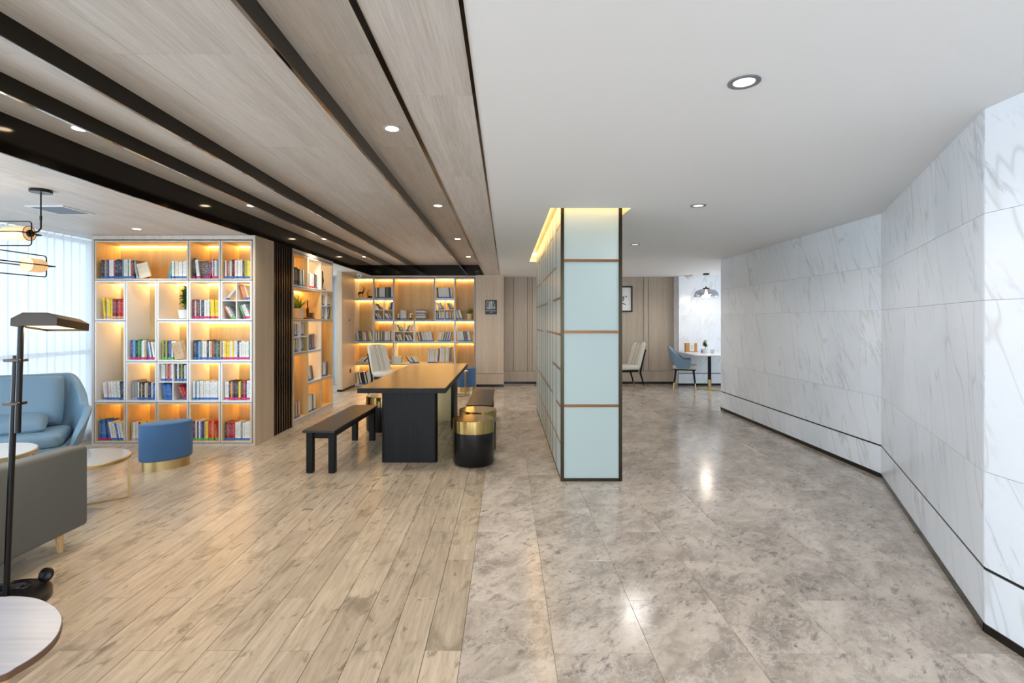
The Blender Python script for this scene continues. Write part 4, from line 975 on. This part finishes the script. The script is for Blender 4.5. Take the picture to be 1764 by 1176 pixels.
for sx, sy in ((-1, -1), (-1, 1), (1, -1), (1, 1)):
    mb = MB(); mb.tube([(.01+sx*.17, sy*.16, .39), (.01+sx*.2, sy*.19, .13)], [.02, .015], 12); lg = mb.build('leg', M['black_wood'], tc)
    mb = MB(); mb.tube([(.01+sx*.2, sy*.19, .13), (.01+sx*.215, sy*.205, 0)], [.0155, .011], 12); mb.build('brass_tip', M['brass'], lg)
dt = thing('dining_table', 'white stone dining table on black and brass column by marble wall', 'table', (4.13, 10.4, 0))
mb = MB(); mb.prism(rpoly(-.48, -.6, .48, .58, .1), .71, .735); mb.build('table_top', M['white_stone'], dt, bevel=.004, seg=2)
mb = MB(); mb.lathe([(.034, .20), (.034, .71)], 24); mb.build('column', M['black_metal'], dt)
mb = MB(); mb.lathe([(.036, .018), (.036, .20)], 24); mb.build('brass_sleeve', M['brass'], dt)
mb = MB(); mb.lathe([(.26, 0), (.26, .008), (.1, .016), (.04, .02)], 40); mb.build('base_disc', M['brass_satin'], dt)
kx = thing('kraft_box', 'brown kraft paper box with a white printed label on dining table', 'box', (px(1190, 10.75), 10.75, .7355))
mb = MB(); mb.box(-.12, -.04, 0, .12, .04, .185); mb.build('carton', M['kraft'], kx, bevel=.002, seg=1)
mb = MB(); mb.box(-.04, -.0425, .02, .055, -.0405, .187); mb.build('label_card', M['paper'], kx, smooth=False)
mb = MB(); strokes(mb, [(-.02,.10,.03,.12),(-.01,.07,.035,.075),(-.015,.13,.02,.135)], .006, -.0435, -.0427); mb.build('print', M['grille'], kx, smooth=False)
sh_ = thing('paper_sheet', 'flat white menu sheet lying in front of kraft box', 'paper', (px(1192, 10.5), 10.5, .7355), 0.1)
mb = MB(); mb.box(-.14, -.1, 0, .14, .1, .003); mb.build('sheet', M['paper'], sh_, smooth=False)
gl = thing('water_glass', 'small clear drinking glass beside the potted plant on dining table', 'glass', (px(1227, 10.2), 10.2, .7355))
mb = MB(); mb.lathe([(.03, 0), (.036, .085), (.034, .085), (.028, .008)], 24); mb.build('tumbler', M['clear'], gl)
pb = thing('trinket', 'tiny purple trinket next to the white plant pot', 'ornament', (px(1209, 10.45), 10.45, .7355))
mb = MB(); mb.lathe([(.012, 0), (.02, .02), (.012, .05), (.015, .065), (.004, .08)], 16); mb.build('figure', M['purple'], pb)

# ------------------------------------------------------------------ plants
def leaf_blade(mb, base, az, L, w, lift, droop, mi=0, n=5):
    c, s_ = math.cos(az), math.sin(az); pts = []
    for i in range(n+1):
        t = i/n; r = L*t*math.cos(lift); z = L*t*math.sin(lift)-droop*L*t*t
        ww = w*math.sin(PI*min(.98, .12+.86*t))**.8
        pts.append((base[0]+c*r, base[1]+s_*r, base[2]+z, ww))
    vs = []
    for x, y, z, ww in pts: vs += [(x-s_*ww, y+c*ww, z+ww*.25), (x, y, z), (x+s_*ww, y-c*ww, z+ww*.25)]
    fs = []
    for i in range(n): fs += [(3*i, 3*i+1, 3*i+4, 3*i+3), (3*i+1, 3*i+2, 3*i+5, 3*i+4)]
    mb.add(vs, fs, mi)
def plant(name, label, loc, pot, r0, r1, ph, nl, L, w, leafm, seed, lift=(.6, 1.35), droop=.35, stems=False):
    t = thing(name, label, 'plant', loc); rr = random.Random(seed)
    mb = MB(); mb.lathe([(r0*.9, 0), (r0, .004), (r1, ph), (r1*.9, ph), (r1*.86, ph-.012)], 28); mb.build('pot', M[pot], t)
    mb = MB(); mb.lathe([(r1*.87, ph-.014), (r1*.85, ph-.008)], 24); mb.build('soil', M['soil'], t)
    mb = MB()
    if stems:
        ms = MB()
        for k_ in range(5):
            a = rr.uniform(0, 2*PI); top = Vector((.03*math.cos(a), .03*math.sin(a), ph+L*rr.uniform(.7, 1.5)))
            ms.tube([(0.2*top.x, 0.2*top.y, ph-.01), top], [.004, .0025], 6)
            for j in range(nl//5):
                u = (j+1)/(nl//5); p = Vector((0.2*top.x, 0.2*top.y, ph)).lerp(top, .25+.75*u)
                leaf_blade(mb, p, rr.uniform(0, 2*PI), L*rr.uniform(.35, .6), w, rr.uniform(.1, 1.0), .3)
        ms.build('stem', M['leaf'], t)
    else:
        for k_ in range(nl): leaf_blade(mb, (rr.uniform(-.3,.3)*r1, rr.uniform(-.3,.3)*r1, ph-.008), rr.uniform(0, 2*PI), L*rr.uniform(.6, 1.1), w, rr.uniform(*lift), droop*rr.uniform(.5, 1.3))
    mb.build('foliage', M[leafm], t, recalc=False)
    return t
xp = LA[0]+cuA[2]+.245
plant('potted_plant', 'broad-leaved green plant in white pot in the window bookcase', (xp+.005, YA+.10, rwA[2]+TH+.003), 'pot_white', .055, .075, .10, 60, .16, .03, 'leaf', 4, stems=True)
plant('potted_plant', 'spiky bright green plant in cream pot in the middle bookcase', (LB[0]-.12, LB[1]+.47, rwB[2]+TH+.003), 'pot_cream', .075, .095, .145, 46, .26, .011, 'leaf_bright', 5, (.6, 1.4), .4)
plant('potted_plant', 'grassy green plant in cream pot at the right end of far bookcase', (LC[0]+cuC[5]+.30, YC+.12, rwC[2]+TH+.003), 'pot_cream', .05, .062, .125, 44, .22, .010, 'leaf_bright', 6, (.5, 1.4), .4)
plant('potted_plant', 'small leafy plant in white pot on the white dining table', (px(1216, 10.45), 10.45, .7355), 'pot_white', .05, .055, .09, 50, .12, .028, 'leaf', 7, stems=True)

# ------------------------------------------------------------------ ornaments
def tb_(mb, pts, r): mb.tube(pts, r, 8)
def stag(label, loc, s_, lying):
    t = thing('deer_figurine', label, 'figurine', loc, 0); mb = MB(); m = Matrix.Scale(s_, 4); mb.M = m
    if not lying:
        tb_(mb, [(-.34,0,.58),(-.2,0,.62),(0,0,.6),(.15,0,.63),(.22,0,.72),(.27,0,.92),(.30,0,1.02)], [.05,.11,.1,.11,.09,.05,.045])
        tb_(mb, [(.27,0,1.02),(.34,0,1.03),(.45,0,.97)], [.05,.05,.022])
        for x, y in ((-.27,-.07),(-.22,.07)): tb_(mb, [(x,y,.58),(x-.05,y,.38),(x+.01,y,.22),(x-.02,y,0)], [.06,.035,.02,.022])
        for x, y in ((.16,-.06),(.12,.06)): tb_(mb, [(x,y,.58),(x+.02,y,.3),(x+.01,y,0)], [.05,.025,.02])
        hz = 1.05; hx = .28
    else:
        tb_(mb, [(.30,0,.16),(.15,0,.17),(-.05,0,.15),(-.18,0,.2),(-.22,0,.38),(-.2,0,.5)], [.06,.11,.11,.09,.05,.045])
        tb_(mb, [(-.2,0,.5),(-.28,0,.52),(-.36,0,.48)], [.05,.045,.02]); tb_(mb, [(-.15,-.08,.08),(-.3,-.08,.04),(-.15,-.08,.03)], [.04,.03,.03]); tb_(mb, [(.2,-.09,.08),(.05,-.1,.04)], [.05,.03])
        mb.box(-.38, -.13, 0, .36, .13, .04); hz = .55; hx = -.18
    mb.build('body', M['statue'], t)
    mb = MB(); mb.M = m
    for sy in (-1, 1):
        a = [(hx, sy*.03, hz), (hx-.08, sy*.12, hz+.12), (hx-.12 if not lying else hx+.1, sy*.16, hz+.3), (hx+.02 if not lying else hx+.25, sy*.18, hz+.42)]
        tb_(mb, a, [.018,.016,.013,.008]); tb_(mb, [a[1], (a[1][0]+.14, a[1][1], a[1][2]+.1)], [.013,.006]); tb_(mb, [a[2], (a[2][0]-.12, a[2][1]+sy*.05, a[2][2]+.1)], [.012,.006])
        tb_(mb, [a[2], (a[2][0]+.12, a[2][1], a[2][2]+.1)], [.012,.006])
    mb.build('antlers', M['statue'], t)
stag('bronze standing deer figurine in the top corner of far bookcase', (LC[0]+cuC[0]+.135, YC+.1, rwC[1]+TH+.003), .19, False)
stag('bronze lying deer figurine beside the standing deer on top shelf', (LC[0]+cuC[0]+.315, YC+.1, rwC[1]+TH+.003), .19, True)
zC2 = rwC[2]+TH+.003
def chessman(label, x, horse):
    t = thing('bookend', label, 'bookend', (x, YC+.07, zC2))
    mb = MB(); mb.lathe([(.042, 0), (.042, .012), (.02, .03)], 20); mb.build('base', M['plastic_black'], t)
    mb = MB()
    if horse: mb.tube([(0,0,.028),(.0,0,.07),(.005,0,.115),(.03,0,.13),(.05,0,.11)], [.022,.02,.024,.018,.01], 10)
    else: mb.lathe([(.02, .028), (.013, .08), (.02, .1), (.022, .125), (.012, .13)], 18)
    mb.build('figure', M['lacquer'], t)
chessman('small rook shaped bookend left of dark books in far bookcase', LC[0]+cuC[2]+.085, False)
chessman('small white horse head bookend right of the dark books', LC[0]+cuC[2]+.345, True)
wl = thing('wire_ornament', 'geometric gold wire ornament with greenery in the far bookcase', 'ornament', (LC[0]+cuC[3]+.055, YC+.1, zC2))
mb = MB()
for a, b_ in (((-.075,0,0),(.055,0,0)), ((.055,0,0),(.055,0,.205)), ((.055,0,.205),(.01,0,.205))): mb.tube([a, b_], .003, 6)
mb.tube([(-.02+.055*math.cos(2*PI*i/24), 0, .09+.07*math.sin(2*PI*i/24)) for i in range(24)], .003, 6, closed=True)
mb.tube([(-.02, .055*math.cos(2*PI*i/24), .09+.07*math.sin(2*PI*i/24)) for i in range(24)], .003, 6, closed=True)
mb.tube([(-.075,0,.06),(.055,0,.06)], .003, 6); mb.build('wire_frame', M['brass'], wl)
mb = MB(); rr = random.Random(2)
for i in range(16): leaf_blade(mb, (-.02, 0, .05), rr.uniform(0, 6.3), .07, .008, rr.uniform(.7, 1.5), .2)
mb.build('foliage', M['leaf_bright'], wl, recalc=False)
vn = thing('violin_ornament', 'miniature dark violin standing on a wooden block in middle bookcase', 'ornament', (LB[0]-.1, LB[1]+.80, rwB[2]+TH+.003), PI/2)
mb = MB(); mb.box(-.1, -.04, 0, .15, .04, .02); mb.build('plinth', M['brown_edge'], vn, bevel=.002, seg=1)
def vprof(): 
    pts = []
    for i in range(32):
        a = 2*PI*i/32; z = .07*math.sin(a); w = .036+.012*math.cos(2*a*1.0)*(-1); w = .030+.012*abs(math.sin(a))-.004*math.sin(a)
        pts.append((w*math.cos(a)*(1.05 if abs(math.cos(a)) < .9 else .72), z+.092))
    return pts
mb = MB(); mb.M = Matrix.Rotation(math.radians(-12), 4, 'Y'); mb.prism(vprof(), -.012, .012, axis='y'); mb.build('body', M['statue'], vn, bevel=.002, seg=1)
mb = MB(); mb.M = Matrix.Rotation(math.radians(-12), 4, 'Y'); mb.box(-.006, -.014, .15, .006, -.002, .25); mb.tube([(0, -.008, .25), (0, -.02, .262), (0, -.01, .272)], .007, 8); mb.build('neck', M['statue'], vn, smooth=False)
mb = MB(); mb.box(.075, -.03, .0205, .135, .03, .09); mb.build('small_box', M['brown_edge'], vn, bevel=.002, seg=1)
wr = thing('wreath_sculpture', 'dark disc sculpture on a block in top far cell of middle bookcase', 'ornament', (LB[0]-.1, LB[1]+1.31, rwB[1]+TH+.003), PI/2)
mb = MB(); mb.box(-.0, -.04, 0, .1, .04, .022); mb.build('base', M['brown_edge'], wr, smooth=False)
mb = MB()
for i in range(22):
    a = 2*PI*i/22; mb.tube([(.03+.05*math.cos(a), 0, .17+.11*math.sin(a)), (.03+.065*math.cos(a+.25), .01*math.sin(5*a), .17+.14*math.sin(a+.25))], [.016, .006], 6)
mb.tube([(.03+.045*math.cos(2*PI*i/24), 0, .17+.105*math.sin(2*PI*i/24)) for i in range(24)], .014, 8, closed=True); mb.box(.025, -.006, .02, .037, .006, .07)
mb.build('leaf_ring', M['statue'], wr)

# ------------------------------------------------------------------ pendant over the dining table
pd = thing('pendant_lamp', 'smoked glass dome pendant lamp over the white dining table', 'lamp', (px(1216.5, 10.4), 10.4, 0))
mb = MB(); mb.lathe([(.06, ZL-.03), (.06, ZL)], 24); mb.build('ceiling_rose', M['black_metal'], pd)
mb = MB(); mb.tube([(0, 0, 2.08), (0, 0, ZL-.03)], .003, 6); mb.build('cord', M['plastic_white'], pd)
mb = MB(); mb.lathe([(.064, 2.035), (.066, 2.055), (.02, 2.06), (.012, 2.085)], 24); mb.build('cap', M['black_metal'], pd)
mb = MB(); mb.lathe([(.236, 1.872), (.236, 1.91), (.225, 1.955), (.195, 1.99), (.15, 2.015), (.066, 2.034)], 40, cap=False); mb.build('glass_shade', M['smoke'], pd)
mb = MB(); mb.lathe([(.015, 2.03), (.02, 1.99), (.034, 1.945), (.03, 1.915), (.012, 1.9)], 20); mb.build('bulb', M['bulb'], pd)
lamp('lamp_light', 'POINT', (0, 0, 1.89), 6, (1, .86, .7), pd, shadow_soft_size=.09)

# ------------------------------------------------------------------ chandelier on the left
ch = thing('chandelier', 'black wire chandelier with glowing frosted tubes above blue armchair', 'lamp', (-3.39, 3.73, 0))
mb = MB(); mb.lathe([(.067, ZL-.022), (.067, ZL)], 28); mb.build('ceiling_rose', M['black_metal'], ch)
mb = MB(); mb.tube([(0,0,ZL-.02),(0,0,2.15)], .005, 8); mb.tube([(0,0,2.16),(0,0,2.13)], .008, 8); mb.tube([(0,0,2.14),(0,0,2.07),(-.015,-.005,2.045),(-.05,-.015,2.035)], .006, 8); mb.build('stem', M['black_metal'], ch)
def rloop(c, ax, bx, L0, L1, hh, r=.02):
    """rounded rectangle from L0 to L1 along ax, half height hh along bx"""
    P = []; c, ax, bx = Vector(c), Vector(ax), Vector(bx)
    for (u, v, a0) in ((L1-r, hh-r, 0), (L0+r, hh-r, PI/2), (L0+r, -hh+r, PI), (L1-r, -hh+r, 3*PI/2)):
        for i in range(5): a = a0+PI/2*i/4; P.append(c+ax*(u+r*math.cos(a))+bx*(v+r*math.sin(a)))
    return P
def tier(c, ax, side, tubes):
    """c: right end of the loops, ax points off to the other end"""
    for nm, bx in (('upright_loop', (0,0,1)), ('flat_loop', side)):
        mb = MB(); mb.tube(rloop(c, ax, bx, -.005, .95, .087 if nm[0] == 'u' else .09), .0042, 8, closed=True); mb.build(nm, M['black_metal'], ch)
    for u in tubes:
        p0 = Vector(c)+Vector(ax)*u; p1 = p0+Vector(ax)*.15; a = Vector(ax)
        mb = MB(); mb.tube([p0, p0+a*.004, p1, p1+a*.02, p1+a*.035, p1+a*.045, p1+a*.05], [.05, .0515, .0515, .048, .038, .024, .006], 24); g_ = mb.build('glass_tube', M['tube_glow'], ch)
        mb = MB(); mb.tube([p0-a*.012, p0+a*.003], [.027, .027], 20); mb.build('end_cap', M['dark_metal'], g_)
        mb = MB(); sd = Vector(side); mb.tube([p0+(sd*math.cos(2*PI*i/28)+Vector((0,0,1))*math.sin(2*PI*i/28))*.052 for i in range(28)], .0022, 6, closed=True); mb.build('end_ring', M['black_metal'], g_)
tier((-.045, -.03, 2.027), (-1, 0, 0), (0, 1, 0), (.01, .74))
ch2 = (-.13, .17, 1.81)
for nm, bx in (('upright_loop', (0,0,1)), ('flat_loop', (1,0,0))):
    mb = MB(); mb.tube(rloop(ch2, (0,-1,0), bx, -.02, .95, .08), .0042, 8, closed=True); mb.build(nm, M['black_metal'], ch)
for yo in (.14, .82):
    mb = MB(); p = Vector(ch2)+Vector((0, -yo, 0)); mb.tube([p, p+Vector((0,.003,0)), p+Vector((0,.10,0)), p+Vector((0,.125,0)), p+Vector((0,.14,0)), p+Vector((0,.148,0))], [.05,.0515,.0515,.046,.03,.006], 24); g_ = mb.build('glass_tube', M['tube_glow'], ch)
    mb = MB(); mb.tube([p+Vector((.052*math.cos(2*PI*i/28), 0, .052*math.sin(2*PI*i/28))) for i in range(28)], .0022, 6, closed=True); mb.build('end_ring', M['brass'], g_)
mb = MB(); mb.tube([(-.5,-.03,2.03),(-.5,-.03,1.9),(-.5,-.35,1.83),(-.13,-.4,1.83)], .005, 8); mb.build('link_rod', M['black_metal'], ch)
lamp('lamp_light', 'POINT', (-.14, -.2, 1.93), 1.2, (1, .8, .55), ch, shadow_soft_size=.06)

# ------------------------------------------------------------------ armchair
ar = thing('armchair', 'blue leather armchair with swooping arms and loose cushions by the curtain', 'armchair', (-4.27, 4.46, 0), math.radians(33)); ar.scale = (.94, .94, 1.0)
mb = MB()
def ac(u):
    """outline station: u in -1..1 from left arm front around the back to right arm front; local -y is forward"""
    s_ = 1 if u > 0 else -1; a = abs(u)
    if a < .42:  # back
        x = s_*a/.42*.34; y = .28; z = .90
    elif a < .62:
        t = (a-.42)/.2; x = s_*(.34+.13*math.sin(t*PI/2)); y = .28-.17*(1-math.cos(t*PI/2)); z = .90-.30*t**1.2
    else:
        t = (a-.62)/.38; x = s_*(.47+.05*math.sin(t*PI)); y = .11-.42*t; z = .60+.03*math.sin(t*PI)-.17*t*t
    return x, y, z
def ashell(off):
    def f(u, v):
        w = u*2-1; x, y, zt = ac(w); zb = .30-.02*abs(w)
        dx, dy = x, y-.0; L = math.hypot(dx, dy) or 1
        lean = .10*v*(1 if abs(w) < .5 else .55)
        k = 1+off/L*1.0
        xx = x*(.86+.14*v)*k; yy = (y+lean)*k-(.04*(1-v) if abs(w) < .5 else 0)
        return (xx, yy, zb+(zt-zb)*v)
    return f
mb.grid(ashell(.04), 48, 10); mb.grid(ashell(-.032), 48, 10)
f1, f2 = ashell(.04), ashell(-.032); loop = [(i/48, 0) for i in range(49)]+[(1, j/10) for j in range(1, 11)]+[(i/48, 1) for i in range(47, -1, -1)]+[(0, j/10) for j in range(9, 0, -1)]
vs = [f1(*p) for p in loop]+[f2(*p) for p in loop]; n = len(loop); mb.add(vs, [(i, (i+1) % n, n+(i+1) % n, n+i) for i in range(n)])
mb.build('shell', M['blue_leather'], ar, weld=0.0006, sub=1)
mb = MB(); mb.prism(rpoly(-.40, -.36, .40, .24, .1), .24, .32); mb.build('seat_base', M['blue_leather'], ar, bevel=.02, seg=3)
mb = MB(); mb.prism(rpoly(-.38, -.38, .38, .20, .09), .32, .43); mb.build('seat_cushion', M['blue_leather'], ar, bevel=.04, seg=4)
pillow_mesh(.66, .50, .15).build('back_cushion', M['blue_leather'], ar, loc=(0, .22, .66), rot=(math.radians(-14), 0, 0), weld=.0005, sub=1)
pillow_mesh(.56, .34, .13).build('pillow', M['blue_leather'], ar, loc=(-.04, -.02, .49), rot=(math.radians(-76), 0, math.radians(4)), weld=.0005, sub=1)
for sx, sy in ((-1,-1),(1,-1),(-1,1),(1,1)):
    mb = MB(); mb.tube([(sx*.3, -.06+sy*.24, .25), (sx*.36, -.06+sy*.28, 0)], [.018, .012], 10); mb.build('leg', M['black_metal'], ar)
# ------------------------------------------------------------------ grey lounge seat seen from behind
so = thing('sofa', 'low grey leather sofa seen from behind on a tapered wooden leg', 'sofa', (-2.60, 2.35, 0))
mb = MB(); mb.add([(-.11,-.9,.135),(0,-.9,.135),(0,.84,.135),(-.11,.84,.135),(-.15,-.9,.655),(-.035,-.9,.655),(-.0,.84,.625),(-.12,.84,.625)],[(0,3,2,1),(4,5,6,7),(0,1,5,4),(1,2,6,5),(2,3,7,6),(3,0,4,7)])
mb.build('backrest', M['grey_leather'], so, bevel=.022, seg=4)
mb = MB(); mb.box(-.78, -.88, .15, -.11, .82, .27); mb.build('seat_base', M['grey_leather'], so, bevel=.02, seg=3)
mb = MB(); mb.box(-.76, -.86, .27, -.13, .0, .39); mb.build('seat_cushion', M['grey_leather'], so, bevel=.035, seg=4)
mb = MB(); mb.box(-.76, .0, .27, -.13, .80, .39); mb.build('seat_cushion', M['grey_leather'], so, bevel=.035, seg=4)
for x, y in ((-.10, .735), (-.10, -.8), (-.7, .735), (-.7, -.8)):
    mb = MB(); mb.tube([(x, y, .152), (x+.004, y+.01, 0)], [.026, .015], 16); mb.build('leg', M['tan_wood'], so)
# ------------------------------------------------------------------ coffee tables
def coffee(label, loc, r, z, top, a0=42):
    t = thing('coffee_table', label, 'table', loc, 0, 'nesting coffee tables with brass rims')
    mb = MB(); mb.lathe([(r-.004, z-.028), (r, z-.026), (r, z-.002), (r-.004, z)], 64); mb.build('rim', M['brass_satin'], t)
    mb = MB(); mb.lathe([(r-.008, z+.0002), (r-.008, z+.0025)], 64); mb.build('table_top', M[top], t)
    for i in range(4):
        a = math.radians(a0)+i*PI/2; x, y = (r-.012)*math.cos(a), (r-.012)*math.sin(a)
        mb = MB(); mb.box(-.009, -.009, 0, .009, .009, z-.028); mb.build('leg', M['brass_satin'], t, smooth=False, loc=(x, y, 0), rot=(0, 0, a))
    mb = MB(); 
    for a in (math.radians(a0), math.radians(a0+90)):
        c, s_ = math.cos(a)*(r-.02), math.sin(a)*(r-.02); mb.tube([(-c, -s_, .006), (c, s_, .006)], .006, 6)
    mb.build('floor_bar', M['brass_satin'], t)
coffee('lower round coffee table with pale glossy top and brass legs beside the oval ottoman', (-3.22, 3.84, 0), .33, .36, 'grey_glass_top')
coffee('higher round coffee table with white top in front of blue armchair', (-3.78, 3.64, 0), .34, .45, 'white_stone', 65)
# ------------------------------------------------------------------ floor lamp
fl = thing('floor_lamp', 'black reading floor lamp with faceted metal shade beside the sofa', 'lamp', (-2.49, 2.50, 0))
mb = MB(); mb.lathe([(.205, 0), (.208, .006), (.208, .034), (.2, .04)], 56); mb.build('base', M['black_metal'], fl)
def P(px_, py_, Y): return Vector(((px_-CX)*Y/F+2.49, Y-2.50, H-(py_-CY)*Y/F))
b0 = P(10.5, 1031, 2.5); b0.z = .04; b1 = P(27.5, 612, 2.5)
mb = MB(); mb.tube([b0, b1], .013, 14); mb.build('lower_pole', M['black_metal'], fl)
a0, a1 = P(30.5, 745, 2.47), P(36, 566, 2.47)
arm = [a0, a1, P(37, 556, 2.47), P(41, 550.5, 2.475), P(48, 548, 2.48), P(64, 548, 2.5)]
mb = MB(); mb.tube(arm, .0125, 14); mb.build('upper_pole', M['black_metal'], fl)
for y_ in (620, 694):
    c = P(29 if y_ == 620 else 27, y_, 2.485); mb = MB(); mb.box(c.x-.035, c.y-.035, c.z-.007, c.x+.04, c.y+.02, c.z+.007); mb.build('clamp', M['dark_metal'], fl, bevel=.002, seg=1)
shd = empty('lamp_shade', tuple(P(59, 551, 2.45)), math.radians(13), fl)
shd.rotation_euler = (math.radians(-6.5), 0, math.radians(13))
mb = MB(); w = .095
prof = [(-w, -.028), (-w, .008), (-.05, .036), (.05, .036), (w, .010), (w, -.028)]
Ls = .27
mb.prism(prof, 0, .003, axis='y'); mb.prism(prof, Ls-.003, Ls, axis='y')
for (x0, z0), (x1, z1) in zip(prof[:-1], prof[1:]):
    d = Vector((x1-x0, z1-z0)).normalized()*0; nx, nz = -(z1-z0), (x1-x0); l = math.hypot(nx, nz); nx, nz = -nx/l*.003, -nz/l*.003
    mb.prism([(x0, z0), (x1, z1), (x1+nx, z1+nz), (x0+nx, z0+nz)], 0, Ls, axis='y')
mb.build('shade_body', M['dark_metal'], shd, smooth=False)
mb = MB(); mb.box(-w+.005, .005, -.018, w-.005, Ls-.005, -.014); mb.build('diffuser', M['lamp_glow'], shd, smooth=False)
lamp('lamp_light', 'AREA', (0, .13, -.03), 3, (1, .8, .55), shd, size=.12)
# cable and foot switch
cb = thing('foot_switch', 'black round foot switch with coiled cable lying on lamp base', 'switch', (-2.40, 2.66, 0.04))
mb = MB(); mb.M = Matrix.Rotation(math.radians(70), 4, 'X') @ Matrix.Identity(4); mb.lathe([(.026, -.014), (.034, -.006), (.034, .01), (.02, .018)], 28, c=(0, .036, 0)); mb.build('body', M['black_metal'], cb)
mb = MB(); mb.M = Matrix.Rotation(math.radians(70), 4, 'X'); mb.lathe([(.012, .018), (.012, .026)], 20, c=(0, .036, 0)); mb.build('button', M['plastic_black'], cb)
rr = random.Random(9); pts = []
for i in range(60):
    a = i*.42; r_ = .045+.012*math.sin(i*.7); pts.append((-.10+r_*1.5*math.cos(a), -.06+r_*math.sin(a), .006+.006*math.sin(i*1.3)**2+i*.0002))
pts += [(-.05, -.02, .012), (-.02, .0, .02), (-.005, .0, .02)]
mb = MB(); mb.tube(pts, .0028, 6); mb.build('cable', M['black_metal'], cb)
# ------------------------------------------------------------------ foreground side table
ft = thing('side_table', 'foreground side table with whitewashed rounded triangular top', 'table', (-1.50, 1.33, 0))
zt = .55; K = (H-zt)
def Q(px_, py_): Y = K*F/(py_-CY); return ((px_-CX)*Y/F+1.50, Y-1.33)
rim = [Q(0,1163), Q(30,1148), Q(60,1130), Q(85,1110), Q(100,1092), Q(107,1073), Q(107,1061), Q(100,1049), Q(88,1040), Q(68,1031), Q(45,1027), Q(20,1026), Q(0,1027)]
rim += [(-.20, .245), (-.29, .17), (-.31, .06), (-.26, -.06), (-.12, -.15), (.05, -.185), (.20, -.16)]
sp_ = []
n = len(rim)
for i in range(n):
    p0, p1, p2, p3 = [Vector(rim[(i+j) % n]) for j in (-1, 0, 1, 2)]
    for t_ in (0, .25, .5, .75):
        sp_.append(tuple(.5*((2*p1)+(p2-p0)*t_+(2*p0-5*p1+4*p2-p3)*t_*t_+(-p0+3*p1-3*p2+p3)*t_**3)))
mb = MB(); mb.prism(sp_, zt-.018, zt-.002, 0); mb.build('edge_band', M['brown_edge'], ft, bevel=.0)
mb = MB(); mb.prism([(x*.992, y*.992) for x, y in sp_], zt-.002, zt); mb.build('table_top', M['grey_oak_top'], ft)
for a in (PI/6+.5, PI/6+.5+2*PI/3, PI/6+.5+4*PI/3):
    mb = MB(); mb.tube([(.12*math.cos(a), .02+.10*math.sin(a), zt-.018), (.18*math.cos(a), .02+.16*math.sin(a), 0)], [.016, .011], 12); mb.build('leg', M['tan_wood'], ft)
